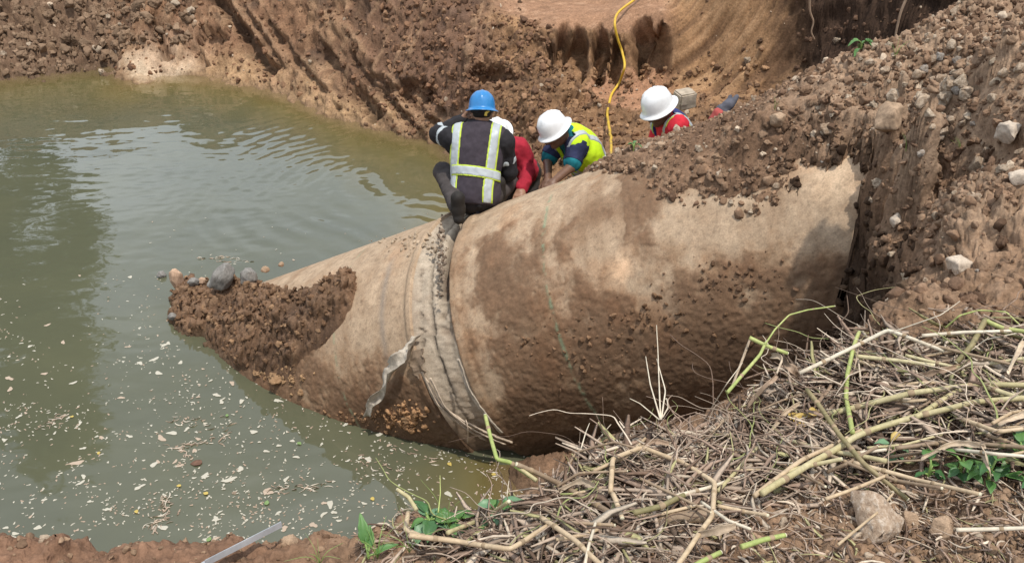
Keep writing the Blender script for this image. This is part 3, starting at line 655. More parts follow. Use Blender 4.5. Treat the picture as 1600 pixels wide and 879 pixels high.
def mud_pile():
    xs = np.arange(-4.5, -.9, .011); ys = np.arange(5.6, 8.6, .011); X, Y = np.meshgrid(xs, ys); P = np.stack([X.ravel(), Y.ravel()], 1)
    Q0 = np.stack([P[:, 0], P[:, 1], 0 * P[:, 0]], 1)
    w1 = fbm(Q0, 4, 4, .6, seed=501); w2 = fbm(Q0, 14, 3, .6, seed=502)
    sd = poly_sd(P, MP) + .05 * w1 + .025 * w2
    pt = np.nan_to_num(pipe_top(P[:, 0], P[:, 1], True), nan=-.3); C, (d, s, n) = CL, FL
    endu = (np.stack([P[:, 0], P[:, 1], pt], 1) - CL) @ d; pt = np.where(endu < -2.95, -.3, pt); bs = np.maximum(pt, -.12)
    # blur the step at the pipe's end a little
    th = .17 * (1 - np.exp(-np.maximum(sd, 0) / .07)) + .10 * np.clip(sd, 0, .4)
    th += .07 * w1 * sstep(0, .12, sd) * 1.6 + .035 * w2 * sstep(0, .05, sd)
    c1, c2, ci = cells(np.stack([P[:, 0], P[:, 1], bs], 1) + w2[:, None] * .02, 13, 31); th += .06 * np.clip((c2 - c1) * 2, 0, 1) * (.2 + .8 * ci) * sstep(0, .06, sd)
    e1, e2, ei = cells(np.stack([P[:, 0], P[:, 1], bs], 1), 32, 37); th += .02 * np.clip((e2 - e1) * 2, 0, 1) * (.2 + .8 * ei) * sstep(0, .03, sd)
    z = np.where(sd > 0, bs + th, bs + 2.5 * sd - .02)
    spread = sstep(-2.7, -3.3, P[:, 0]); z = z + spread * .10 * sstep(0, .2, sd)
    keep = (sd > -.12).reshape(X.shape); F = grid_faces(*X.shape); kf = keep.ravel()[F].all(1); F = F[kf]
    V = np.stack([P[:, 0], P[:, 1], z], 1)
    G = V.reshape(*X.shape, 3); nn = np.cross(np.gradient(G, axis=1).reshape(-1, 3), np.gradient(G, axis=0).reshape(-1, 3)); nn /= np.linalg.norm(nn, axis=1)[:, None] + 1e-12
    k1, k2, ki = cells(V + .03 * np.stack([fbm(V, 9, 2, seed=j) for j in (511, 512, 513)], 1), 16, 41); k3, k4, kj = cells(V, 40, 43); stp = sstep(.95, .6, nn[:, 2]) * (sd > .02)
    V = V + nn * (stp * (.055 * np.clip((k2 - k1) * 2, 0, 1) * (.1 + .9 * ki) + .02 * np.clip((k4 - k3) * 2, 0, 1) * kj + .05 * fbm(V, 5, 3, seed=515) - .02))[:, None]
    c = np.array([.165, .098, .058]) * (1 + .3 * w1[:, None]); t = sstep(.0, .5, w2)[:, None] * .6; c = c * (1 - t) + np.array([.25, .155, .09]) * t
    t = sstep(.0, .5, -w1)[:, None] * .55; c = c * (1 - t) + np.array([.085, .05, .032]) * t
    t = sstep(.10, .0, z)[:, None] * .7; c = c * (1 - t) + np.array([.10, .066, .04]) * t
    ids = np.unique(F); rm = np.zeros(len(V), int); rm[ids] = np.arange(len(ids))
    return V[ids], rm[F], c[ids]
mV, mF, mC = mud_pile()
m_mud = vcol_mat('wet mud', .8, .3, fine=60, fvar=.45, bstr=.8, bdist=.012, mid=12, mvar=.25)
mud = tag(link('mud_pile', np_mesh('mud_pile', mV, mF, mC), m_mud), 'wet brown mud pile slumped over the sunken end of the pale pipe', 'mud pile')
MB = BVHTree.FromPolygons(mV.tolist(), mF.tolist())
def drop_on(B, x, y):
    h = B.ray_cast(Vector((x, y, 12)), Vector((0, 0, -1))); return (np.array(h[0]), np.array(h[1])) if h[0] is not None else (None, None)
def pix_on(B, px, py):
    h = B.ray_cast(Vector(O), Vector(ray(px, py))); return (np.array(h[0]), np.array(h[1])) if h[0] is not None else (None, None)

# ------------------------------------------------------------------ torn sealing strips of the joint
def ribbon(name, pts, wid, mt, col, parent=None, th=.006, n=40, twist=0.0, wr=.012, seed=1, taper=True):
    """a bent flat strip with thickness; pts are (point, sideways direction)"""
    C = catmull([p for p, _ in pts], n); Sd = catmull([q for _, q in pts], n); Sd /= np.linalg.norm(Sd, axis=1)[:, None]
    T = np.gradient(C, axis=0); T /= np.linalg.norm(T, axis=1)[:, None]; Nn = np.cross(T, Sd); nw = 9
    V = []
    for side in (1, -1):
        for k in range(n):
            t = k / (n - 1); ww = wid * ((.35 + .65 * math.sin(math.pi * min(1, .12 + t * .85)) ** .5) * (1 + .5 * float(vnoise(np.array([[t * 9, seed, .5]]), seed)[0])) if taper else 1)
            for j in range(nw):
                s_ = j / (nw - 1) - .5; V.append(C[k] + Sd[k] * ww * s_ + Nn[k] * (side * th * .5 + wid * .35 * (s_ * s_ * 4 - .4) * twist))
    V = np.array(V); half = len(V) // 2; nz = fbm(V[:half], 20, 4, .6, seed=seed)[:, None] * wr
    V[:half] += np.repeat(Nn, nw, 0) * nz; V[half:] += np.repeat(Nn, nw, 0) * nz
    f = grid_faces(n, nw); F = [f, f[:, ::-1] + half]
    idx = np.arange(n * nw).reshape(n, nw)
    for line in (idx[0], idx[:, -1], idx[-1][::-1], idx[:, 0][::-1]):
        F.append(np.stack([line[:-1], line[:-1] + half, line[1:] + half, line[1:]], -1))
    V = np.asarray(V); c = np.asarray(col) * (1 + .35 * fbm(V, 18, 3, seed=seed + 3)[:, None])
    return link(name, np_mesh(name, V, np.vstack(F), c), mt, parent)
m_strip = vcol_mat('sealing felt', .8, .25, fine=90, fvar=.3, bstr=.4, bdist=.004, mid=20, mvar=.2)
def lp(px, py, off): return hit_pipe(px, py, True, off)[0]
dL, sL, nL = FL
ribbon('torn_sealing_strip', [(lp(652, 524, .03), dL), (lp(640, 540, .06), dL + .5 * nL), (lp(628, 556, .10), dL * .9 + .2 * sL - .4 * nL), (lp(612, 578, .10), dL * .9 + .6 * sL), (lp(602, 598, .13), dL * .7 + .2 * sL + .5 * nL), (lp(588, 622, .08), dL - .4 * nL), (lp(580, 638, .09), dL + .5 * sL), (lp(573, 650, .05), dL)], .13, m_strip, (.47, .415, .34), pipe_l, .007, n=70, twist=.9, seed=11, wr=.035)
ribbon('torn_sealing_strip', [(lp(655, 545, .03), dL), (lp(652, 570, .035), dL), (lp(660, 590, .02), dL)], .16, m_strip, (.27, .20, .14), pipe_l, .008, twist=.3, seed=14)
def joint_pt(px, py, off=.0): return hit_pipe(px, py, True, off)[0]
for k, (pp, w_) in enumerate([([(664, 590), (690, 632), (730, 660), (772, 680), (800, 691)], .05), ([(660, 580), (684, 630), (722, 664), (760, 688)], .022), ([(672, 590), (700, 640), (742, 672), (790, 694)], .018), ([(716, 560), (735, 612), (762, 650), (785, 676)], .035)]):
    ribbon('joint_sealing_cord', [(joint_pt(a, b, .015 + .012 * k), dL + .4 * sL) for a, b in pp], w_, m_strip, (.46, .37, .28) if k < 3 else (.40, .34, .27), pipe_l, .01, twist=.6, seed=20 + k, wr=.01)
V, F = tube_np(catmull([joint_pt(728, 655, .03), joint_pt(731, 668, .07), joint_pt(731, 692, .07)], 12), .004, 6)
link('joint_sealing_cord', np_mesh('joint_sealing_cord', V, F, np.tile((.5, .4, .3), (len(V), 1))), m_strip, pipe_l)
# ------------------------------------------------------------------ clods, gravel and stones
def rnd(a, b): return RS.uniform(a, b)
ROCKT = [rock_np(900 + k, 2, .6, 10, RS.uniform(.6, 1.1, 3)) for k in range(10)]
ROCKT1 = [rock_np(930 + k, 1, .5, 6, RS.uniform(.6, 1.1, 3)) for k in range(8)]
CLODT = [clod_np(950 + k, 2) for k in range(10)]
CLODT1 = [clod_np(970 + k, 1) for k in range(10)]
def put(acc, T, p, n, size, col, sink=.3):
    V, F = T[RS.randint(len(T))]; Rm = rot_rand(RS); V = (V * size) @ Rm.T + p + n * size * (.5 - sink)
    acc.add(V, F, np.asarray(col) * RS.uniform(.75, 1.25))
def on_pipe_r(P):
    q = P - CR; u = q @ FR[0]; r = math.hypot(q @ FR[1], q @ FR[2]); return r < PR - .005 and u < 3.3
def scatter(acc, n, xr, yr, smin, smax, col, colv, pale=.0, keep=None, sink=.42, power=2.6, rock=.3, zmin=.03):
    k = 0
    for _ in range(n * 3):
        if k >= n: break
        x, y = rnd(*xr), rnd(*yr); p, nn = gdrop(x, y)
        if p is None or p[2] < zmin or on_pipe_r(p) or (keep is not None and not keep(p)): continue
        s = smin + (smax - smin) * RS.rand() ** power
        if 1.0 < x < 1.8 and 5.5 < y < 6.9: s *= .5
        if y > 9:
            qx, qy, _ = proj(p)
            if math.hypot((qx - 252) / 70, (qy - 102) / 38) < 1: continue
        c = np.asarray(col) * (1 - (t := RS.rand())) + np.asarray(colv) * t
        if RS.rand() < pale: c = np.array([.43, .34, .25]) * rnd(.7, 1.15)
        big = s > .022 * max(1, p[1] / 5)
        T = (ROCKT if big else ROCKT1) if RS.rand() < rock else (CLODT if big else CLODT1)
        put(acc, T, p, nn, s, c, sink); k += 1
ac = Acc()
clump = lambda p: vnoise(np.array([[p[0] * 2.2, p[1] * 2.2, 5.0]]), 77)[0] > -.25
scatter(ac, 6500, (.4, 3.6), (3.0, 6.3), .006, .040, (.26, .165, .105), (.13, .08, .051), .10, clump)
scatter(ac, 2200, (.5, 3.3), (4.6, 6.4), .008, .05, (.17, .105, .066), (.26, .17, .11), .08, lambda p: p[2] > 1.7)
scatter(ac, 900, (1.9, 3.6), (1.5, 4.6), .004, .03, (.29, .195, .13), (.18, .115, .075), .12)
scatter(ac, 1500, (2.2, 5.0), (4.6, 6.6), .008, .045, (.33, .23, .155), (.19, .12, .08), .25)
scatter(ac, 5200, (-2.2, 2.2), (1.35, 2.75), .0025, .017, (.27, .18, .115), (.15, .092, .058), .08, None)
scatter(ac, 2600, (.2, 2.0), (1.4, 2.0), .003, .022, (.30, .20, .13), (.2, .13, .08), .10, None)
m_clod = vcol_mat('loose soil', .93, .12, fine=120, fvar=.3, bstr=.5, bdist=.006, mid=40, mvar=.2)
tag(link('soil_clods', ac.mesh('soil_clods'), m_clod, smooth=False), kind='stuff')
af = Acc()
scatter(af, 1900, (-9.5, -5.6), (13.0, 17.5), .02, .13, (.17, .11, .07), (.235, .16, .105), .03, None, .35, 2.4, .25)
scatter(af, 1100, (-6.5, .2), (10.5, 17.0), .010, .06, (.22, .13, .075), (.12, .075, .05), .07, clump, .35, 3, .4)
scatter(af, 1700, (-.4, 3.2), (7.6, 12.6), .010, .06, (.24, .14, .08), (.13, .08, .05), .10, lambda p: clump(p) and p[2] < 1.6, .35, 3, .4)
scatter(af, 260, (2.0, 4.8), (8.6, 12.6), .012, .06, (.2, .12, .07), (.12, .075, .05), .06, None, .35, 3, .4)
tag(link('rubble', af.mesh('rubble'), m_clod, smooth=False), kind='stuff')
# stones that show one by one
m_stone, nt, b = mat('weathered limestone')
oi = N(nt, 'ShaderNodeObjectInfo'); n1 = noise_node(nt, 2.2, 6, .65); n2 = noise_node(nt, 9, 4, .7)
base = ramp(nt, oi.outputs['Random'], [(0, (.46, .36, .26)), (.35, (.37, .27, .185)), (.65, (.48, .39, .29)), (.85, (.33, .235, .155)), (1, (.36, .34, .31))])
r1 = ramp(nt, n1.outputs[0], [(.35, (.5, .42, .35)), (.62, (1.1, 1.1, 1.1))]); c = mixc(nt, 1, base.outputs[0], r1.outputs[0], 'MULTIPLY')
r2 = ramp(nt, n2.outputs[0], [(.3, (.75,) * 3), (.7, (1.15,) * 3)]); c = mixc(nt, 1, c, r2.outputs[0], 'MULTIPLY')
nt.links.new(c, b.inputs['Base Color']); b.inputs['Roughness'].default_value = .85; bump(nt, b, n2.outputs[0], .5, .01)
m_grey = plain_mat('grey rock', (.22, .205, .185), .75, .3, .3, 6, .4)
m_white = plain_mat('chalky stone', (.50, .41, .32), .85, .3, .25, 7, .4)
m_pink = plain_mat('pinkish rock', (.46, .31, .21), .85, .3, .25, 6, .4)
m_tan = plain_mat('clay coated rock', (.36, .25, .165), .9, .2, .3, 7, .5)
m_rough, nt, b = mat('rough pale rock'); n = noise_node(nt, 5, 7, .7); r = ramp(nt, n.outputs[0], [(.32, (.24, .155, .10)), (.5, (.40, .29, .20)), (.66, (.60, .50, .40))]); nt.links.new(r.outputs[0], b.inputs['Base Color']); b.inputs['Roughness'].default_value = .9; bump(nt, b, n.outputs[0], .8, .012)
SM = []
for k in range(9):
    V, F = rock_np(1000 + k, 3, .6, 11, RS.uniform(.65, 1.05, 3)); me = np_mesh('stone', V, F); SM.append(me)
def stone(p, n, size, label, group=None, mt=None, k=None, sink=.25, scl=None, name='stone', rot=None):
    me = SM[RS.randint(9) if k is None else k]
    if mt is not None: me = me.copy()
    if not me.materials: me.materials.append(mt or m_stone)
    elif mt is not None: me.materials[0] = mt
    o = link(name, me, smooth=False)
    s = np.ones(3) * size if scl is None else np.asarray(scl) * size
    o.scale = s; o.rotation_euler = rot if rot is not None else (rnd(0, 6.3), rnd(0, 6.3), rnd(0, 6.3))
    o.location = p + n * size * (.55 - sink); return tag(o, label, 'stone', group)
Z = np.array([0, 0, 1.0])
G1 = 'stones on the mud pile at the pipe end'
for px, py, s, mt, lab, scl in [(350, 441, .19, m_grey, 'largest grey rock, tilted upright on top of the mud pile', (.52, .62, 1.0)), (388, 434, .11, m_grey, 'mid grey rock just right of the largest rock on the mud pile', (.8, 1, 1)), (277, 436, .105, m_pink, 'pinkish upright stone at the water end of the mud pile', (.7, .8, 1.2)), (303, 438, .06, m_grey, 'small dark grey stone between pinkish and large grey rocks', None), (316, 436, .05, m_pink, 'small pinkish stone beside the largest grey rock', None), (330, 442, .045, m_grey, 'small grey pebble tucked against the largest grey rock', None), (271, 492, .05, m_grey, 'small grey stone at the pond edge of the mud pile', None), (253, 428, .05, m_grey, 'dark stone half sunk in water behind the pinkish stone', None), (415, 424, .045, m_tan, 'small brown stone right of the two grey rocks', None), (440, 415, .035, m_tan, 'small brown stone on the top edge of the pale pipe', None)]:
    p, nn = pix_on(MB, px, py + 6)
    if p is None:
        h = hit_pipe(px, py, True); p = h[0] if h[1] > -2.9 and px > 380 else W(px, py + 4, 0.0)
    o = stone(p, Z, s * .98, lab, G1, mt, sink=.05, scl=scl, rot=(.1, .6 if px == 350 else -.1, .4))
    V, F = hull_np(1400 + int(px), 60, 2, .05, (1, .8, .9), .35); me = np_mesh('stone', V, F); me.materials.append(mt); o.data = me; me.polygons.foreach_set('use_smooth', np.ones(len(me.polygons), bool))
NOTE = [(1212, 190, .075, m_tan, 'rounded tan stone high on the ridge right of the concrete block'), (1392, 187, .13, m_tan, 'large lumpy clay coated rock in the middle of the embankment'), (1585, 213, .10, m_white, 'pale block of stone at the right edge of the picture'), (1502, 419, .062, m_white, 'sharp white stone lying alone on the bare right bank'), (1590, 275, .06, m_white, 'pale stone below the white block at the right edge'), (1468, 168, .08, m_stone, 'flat pale stone leading the cluster near the top right'), (1345, 815, .092, m_rough, 'big pale rough rock among the cut stalks in front'), (1475, 830, .045, m_tan, 'brown clay lump right of the big rough foreground rock'), (1420, 815, .035, m_tan, 'small clay lump close to the big rough foreground rock'), (1240, 668, .0, None, ''), (1034, 230, .045, m_tan, 'tan stone on the ridge below the worker in red and navy'), (1264, 549, .0, None, ''), (1265, 475, .0, None, ''), (455, 850, .03, m_tan, 'pinkish clay stone beside the metal bar'), (1055, 795, .0, None, ''), (1436, 548, .03, m_white, 'small white chip on the bank above the stalk heap'), (1290, 200, .055, m_stone, 'pale stone standing between clods left of the lumpy rock'), (1398, 345, .05, m_white, 'pale stone on the rim of the dark cut'), (1535, 260, .06, m_stone, 'grey pale stone on the right slope below the cluster')]
for px, py, s, mt, lab in NOTE:
    if s:
        p, nn = gpix(px, py)
        if p is not None: stone(p, nn, s, lab, 'single stones that stand out', mt, sink=.2)
G2, L2 = 'pale stones of the cluster at the top right', 'pale fist sized stone in the dense cluster at the top right'
k = 0
while k < 75:
    a, r = rnd(0, 6.28), abs(RS.normal()) * 1; p, nn = gpix(1490 + 70 * r * math.cos(a), 135 + 62 * r * math.sin(a))
    if p is None or p[1] > 7: continue
    stone(p, nn, .018 + .04 * RS.rand() ** 2, L2, G2, None, sink=.15); k += 1
G3, L3 = 'loose stones scattered over the embankment', 'loose pale stone scattered on the brown embankment soil'
k = 0
while k < 120:
    p, nn = gdrop(rnd(.6, 4.0), rnd(3.0, 6.6))
    if p is None or p[2] < 1.8 or on_pipe_r(p): continue
    q = proj(p)
    if not (900 < q[0] < 1600 and 0 < q[1] < 560): continue
    stone(p, nn, .010 + .03 * RS.rand() ** 2.4, L3, G3, None, sink=.15); k += 1
# crumbs and clods sitting on the steep faces, spread evenly over the true surface
def scatter_steep(acc, n, keepf, smin, smax, cols, power=2.6, sink=.45, steep=.82):
    A, B, C_ = GP[GF[:, 0]], GP[GF[:, 1]], GP[GF[:, 3]]; nn = np.cross(B - A, C_ - A); ar_ = np.linalg.norm(nn, axis=1); nn = nn / (ar_[:, None] + 1e-12)
    nn[nn[:, 2] < 0] *= -1; cen_ = (A + C_ + B) / 3; q = proj(cen_)
    ok = (q[:, 0] > -60) & (q[:, 0] < 1660) & (q[:, 1] > -60) & (q[:, 1] < 900) & (q[:, 2] > 1) & (cen_[:, 2] > .05) & (nn[:, 2] < steep) & keepf(cen_, q)
    ids = np.nonzero(ok)[0]; w_ = ar_[ids] / ar_[ids].sum(); pick = RS.choice(ids, n, p=w_)
    for k in pick:
        a_, b_ = RS.rand(2); p = A[k] + (B[k] - A[k]) * a_ + (C_[k] - A[k]) * b_
        if on_pipe_r(p): continue
        gz = gdrop(p[0], p[1])[0]
        if gz is None or p[2] > gz[2] + .03: continue
        s = smin + (smax - smin) * RS.rand() ** power; T = (ROCKT1 if RS.rand() < .3 else CLODT1) if s < .04 else (ROCKT if RS.rand() < .3 else CLODT)
        cc = np.asarray(cols[RS.randint(len(cols))])
        if 1.7 < p[0] < 2.35 and p[1] < 5.3 and p[2] < 2.7: cc = cc * .42  # crumbs in the cut darkened to carry its painted shade
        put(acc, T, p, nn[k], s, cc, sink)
as_ = Acc()
scatter_steep(as_, 5600, lambda c, q: (c[:, 1] < 6.1) & (c[:, 1] > 2.6) & (c[:, 0] > .6), .006, .046, [(.22, .14, .09), (.12, .073, .047), (.28, .185, .12), (.16, .098, .063)])
scatter_steep(as_, 1500, lambda c, q: (c[:, 1] > 8.2) & (q[:, 0] > 170) & (q[:, 0] < 600), .010, .07, [(.20, .112, .066), (.13, .075, .048), (.27, .16, .095), (.18, .10, .06)], 3.4)
scatter_steep(as_, 2600, lambda c, q: (c[:, 1] > 8.2) & (q[:, 0] >= 600) & (q[:, 0] < 860), .010, .085, [(.20, .112, .066), (.13, .075, .048), (.27, .16, .095), (.18, .10, .06)], 3.2)
scatter_steep(as_, 1800, lambda c, q: (c[:, 1] > 8.2) & (q[:, 0] >= 850) & (q[:, 1] > 105) & (q[:, 0] < 1200), .010, .075, [(.22, .125, .07), (.13, .075, .045), (.30, .18, .10)], 3)
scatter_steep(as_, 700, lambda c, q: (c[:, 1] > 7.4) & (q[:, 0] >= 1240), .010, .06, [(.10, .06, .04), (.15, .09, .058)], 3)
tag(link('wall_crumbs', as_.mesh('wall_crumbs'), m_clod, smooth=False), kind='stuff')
# concrete block on the pit edge
def block(sx, sy, sz, seed):
    bm = bmesh.new(); bmesh.ops.create_cube(bm, size=1); bmesh.ops.scale(bm, vec=(sx, sy, sz), verts=bm.verts)
    bmesh.ops.bevel(bm, geom=bm.edges[:], offset=.012, segments=2, affect='EDGES'); bmesh.ops.subdivide_edges(bm, edges=bm.edges[:], cuts=4, use_grid_fill=True)
    for v in bm.verts:
        c = np.array([v.co[:]]); v.co += Vector(c[0]).normalized() * float(fbm(c + seed, 14, 3)[0]) * .012
    me = bpy.data.meshes.new('concrete_block'); bm.to_mesh(me); bm.free(); return me
m_block = plain_mat('broken concrete', (.40, .33, .25), .9, .2, .25, 18, .4)
p = WY(1069, 166, 7.75); bo = link('concrete_block', block(.17, .15, .15, 3), m_block, smooth=False); bo.location = p + Z * .07; bo.rotation_euler = (.1, -.08, .35)
tag(bo, 'squared grey concrete block standing behind the ridge', 'concrete block')
# clay crumbs stuck low on the sloping section
ar = Acc()
for cx, cy, rx, ry, n, col in ((632, 652, 46, 20, 260, (.36, .21, .11)), (440, 590, 40, 22, 150, (.30, .19, .105)), (560, 652, 50, 12, 110, (.25, .15, .085)), (690, 400, 8, 50, 120, (.2, .15, .11)), (640, 378, 60, 16, 90, (.36, .28, .2)), (1040, 505, 120, 50, 160, (.16, .095, .055)), (1150, 440, 90, 40, 120, (.15, .09, .055)), (900, 540, 120, 60, 160, (.2, .12, .07))):
    for _ in range(n):
        px, py = cx + rx * RS.normal() * .5, cy + ry * RS.normal() * .5; left = px < 705; P, u, a = hit_pipe(px, py, left, .004)
        if P[2] < .0 or a < -40: continue
        C, (d, s, nn) = (CL, FL) if left else (CR, FR); nrm = math.cos(R_(a)) * s + math.sin(R_(a)) * nn
        put(ar, CLODT1, P, nrm, .005 + .028 * RS.rand() ** 2.5 * (1.3 if cx == 632 else .8), col, .35)
for _ in range(2200):
    k = RS.randint(len(mV)); 
    if mV[k, 2] < .02: continue
    put(ar, CLODT1, mV[k], Z, .006 + .034 * RS.rand() ** 3, (.165, .098, .058) if RS.rand() < .7 else (.25, .155, .09), .3)
# the tan lumps
for px, py, s in ((432, 592, .13), (405, 582, .08), (470, 612, .07), (640, 655, .09), (612, 660, .06), (665, 648, .05)):
    P, u, a = hit_pipe(px, py, True, 0); V, F = clod_np(int(px), 2, .5); ar.add(V * s * .8 * np.array([1.2, 1, .7]) + P, F, (.29, .18, .10))
tag(link('clay_crumbs', ar.mesh('clay_crumbs'), m_clod, smooth=False), kind='stuff')
# ------------------------------------------------------------------ heap of cut stalks on the near bank
def gplane(px, py, k=.97, z=2.74):
    r = ray(px, py); t = (z - CAMH) / r[2]; g, _ = gpix(px, py)
    if g is not None and g[2] > 2.3: t = (g[2] - CAMH) / r[2]
    return O + r * t * k
HEAP = [(640, 835), (700, 790), (800, 795), (860, 728), (960, 660), (1060, 648), (1150, 605), (1240, 555), (1340, 530), (1430, 520), (1620, 500), (1700, 540), (1700, 730), (1560, 745), (1430, 740), (1300, 770), (1200, 800), (1080, 850), (960, 890), (820, 890), (700, 870)]
HP = []
for q in HEAP:
    p, _ = gpix(*q)
    HP.append(p[:2] if p is not None and p[2] > 2.2 else gplane(*q, k=1)[:2])
HP = np.array(HP)
def straw_piece(acc, p, length, wid, az, tilt, col, curl, ribb, droop):
    n = 6; t = np.linspace(-.5, .5, n)
    d = np.array([math.cos(az) * math.cos(tilt), math.sin(az) * math.cos(tilt), math.sin(tilt)]); sd = np.array([-math.sin(az), math.cos(az), 0]); up = np.cross(d, sd)
    pts = p + length * (t[:, None] * d + curl * (t ** 2 * 4 - .33)[:, None] * sd * .25 - droop * (t ** 2)[:, None] * np.array([0, 0, 1.0]))
    taper = 1 - .6 * np.abs(t * 2) ** 3
    if ribb:
        ph = RS.uniform(-1, 1) + np.linspace(0, RS.normal() * 1.2, n); sv = np.cos(ph)[:, None] * sd + np.sin(ph)[:, None] * up; nv = -np.sin(ph)[:, None] * sd + np.cos(ph)[:, None] * up
        L = pts - sv * (wid * taper)[:, None]; M_ = pts + nv * (wid * .35 * taper)[:, None]; R = pts + sv * (wid * taper)[:, None]
        B = M_ - nv * .0012
        V = np.vstack([L, M_, R, B]); a = np.arange(n - 1)
        F = [np.stack([a + k0 * n, a + k1 * n, a + 1 + k1 * n, a + 1 + k0 * n], -1) for k0, k1 in ((0, 1), (1, 2), (2, 3), (3, 0))]
        acc.add(V, np.vstack(F), col)
    else:
        V, F = tube_np(pts, wid * taper, 5, cap=False); acc.add(V, F, col)
PAL = [((.37, .285, .215), .26), ((.27, .19, .14), .25), ((.52, .43, .33), .18), ((.15, .098, .068), .19), ((.33, .30, .15), .07), ((.11, .075, .052), .05)]
_pw = np.cumsum([w for _, w in PAL])
def pal(): return np.array(PAL[int(np.searchsorted(_pw, RS.rand() * _pw[-1]))][0]) * RS.uniform(.75, 1.2)
ah = Acc(); lo, hi = HP.min(0), HP.max(0)
cand = np.stack([RS.uniform(lo[0], hi[0], 60000), RS.uniform(lo[1], hi[1], 60000)], 1); sdh = poly_sd(cand, HP)
dens_ = sstep(-.06, .12, sdh) * (.35 + .65 * sstep(-.3, .2, fbm(np.stack([cand[:, 0], cand[:, 1], 0 * cand[:, 0]], 1), 2.5, 3, seed=601)))
keep = RS.rand(len(cand)) < dens_
cand, sdh = cand[keep], sdh[keep]
NST = 3600
def heap_h(s): return .085 * min(1, max(0, s) / .35)
for i in range(min(NST, len(cand))):
    x, y = cand[i]; g, nn = gdrop(x, y)
    if g is None or g[2] < 2.0: continue
    hh = heap_h(sdh[i]) * RS.rand() ** .8 + .008
    kind = RS.rand()
    az = RS.normal(.35, 1.0) if RS.rand() < .7 else RS.uniform(0, 6.28); tl = RS.normal(0, .26)
    if kind < .66: straw_piece(ah, g + Z * hh, RS.uniform(.05, .14) if RS.rand() < .6 else RS.uniform(.14, .38), RS.uniform(.004, .0145), az, tl, pal(), RS.normal() * 1.5, True, RS.rand() * .5)
    elif kind < .9: straw_piece(ah, g + Z * hh, RS.uniform(.08, .36), RS.uniform(.0018, .005), az, tl, pal(), RS.normal() * .7, False, RS.rand() * .3)
    else: straw_piece(ah, g + Z * hh, RS.uniform(.10, .32), RS.uniform(.004, .007), az, tl * .7, pal(), RS.normal() * .2, False, .1)
# long wandering fibres and vines through the heap
for i in range(330):
    j = RS.randint(len(cand)); x, y = cand[j]; g, nn = gdrop(x, y)
    if g is None or g[2] < 2.0: continue
    a = RS.normal(.35, .9); st = RS.uniform(.03, .07); p = g + Z * (.02 + .06 * RS.rand()); pts = [p.copy()]; pit = RS.normal(0, .12)
    for _ in range(RS.randint(5, 11)):
        a += RS.normal() * .42; pit = .5 * pit + RS.normal() * .13; p = p + st * np.array([math.cos(a), math.sin(a), pit]); pts.append(p.copy())
    n_ = len(pts) * 3; C = catmull(pts, n_); r_ = RS.uniform(.0010, .0034); V, F = tube_np(C, r_ * np.linspace(1, .5, n_), 5, flat=RS.uniform(.4, 1)); c_ = pal() if RS.rand() < .9 else np.array([.26, .28, .11]); ah.add(V, F, c_)
# thin chaff outside the heap
for i in range(1300):
    px, py = RS.uniform(560, 1650), RS.uniform(745, 890); g, nn = gpix(px, py)
    if g is None or g[2] < 2.3: continue
    straw_piece(ah, g + Z * .006, RS.uniform(.02, .12), RS.uniform(.001, .005), RS.uniform(0, 6.28), RS.normal(0, .12), pal(), RS.normal(), RS.rand() < .6, 0)
m_straw = vcol_mat('dry straw', .75, .25, fine=70, fvar=.3, bstr=.2, bdist=.002, mid=16, mvar=.2)
tag(link('straw_litter', ah.mesh('straw_litter'), m_straw), kind='stuff')

# ------------------------------------------------------------------ stalks that show one by one
def stalk_mat(name, a, b_, rough=.55):
    m, nt, b = mat(name)
    n = noise_node(nt, 7, 4, .6); n2 = noise_node(nt, 60, 3)
    r = ramp(nt, n.outputs[0], [(.3, a), (.68, b_)]); r2 = ramp(nt, n2.outputs[0], [(.3, (.8,) * 3), (.7, (1.15,) * 3)])
    nt.links.new(mixc(nt, 1, r.outputs[0], r2.outputs[0], 'MULTIPLY'), b.inputs['Base Color']); b.inputs['Roughness'].default_value = rough; b.inputs['Specular IOR Level'].default_value = .35
    bump(nt, b, n2.outputs[0], .25, .002); return m
SMAT = {'green': stalk_mat('fresh green stalk', (.26, .33, .09), (.42, .42, .16)), 'yellow': stalk_mat('yellow green stalk', (.38, .32, .15), (.52, .45, .27)), 'tan': stalk_mat('tan stalk', (.42, .30, .18), (.52, .40, .26)), 'brown': stalk_mat('brown stalk', (.20, .135, .085), (.33, .24, .155)), 'olive': stalk_mat('dark olive stalk', (.17, .16, .06), (.27, .21, .11)), 'pale': stalk_mat('bleached stalk', (.52, .43, .31), (.62, .55, .43))}
m_node = plain_mat('stalk node', (.30, .215, .13), .7, .3, .3, 40, .3)
m_cut = plain_mat('cut stalk pith', (.62, .56, .40), .8, .2, .15, 60, .2)
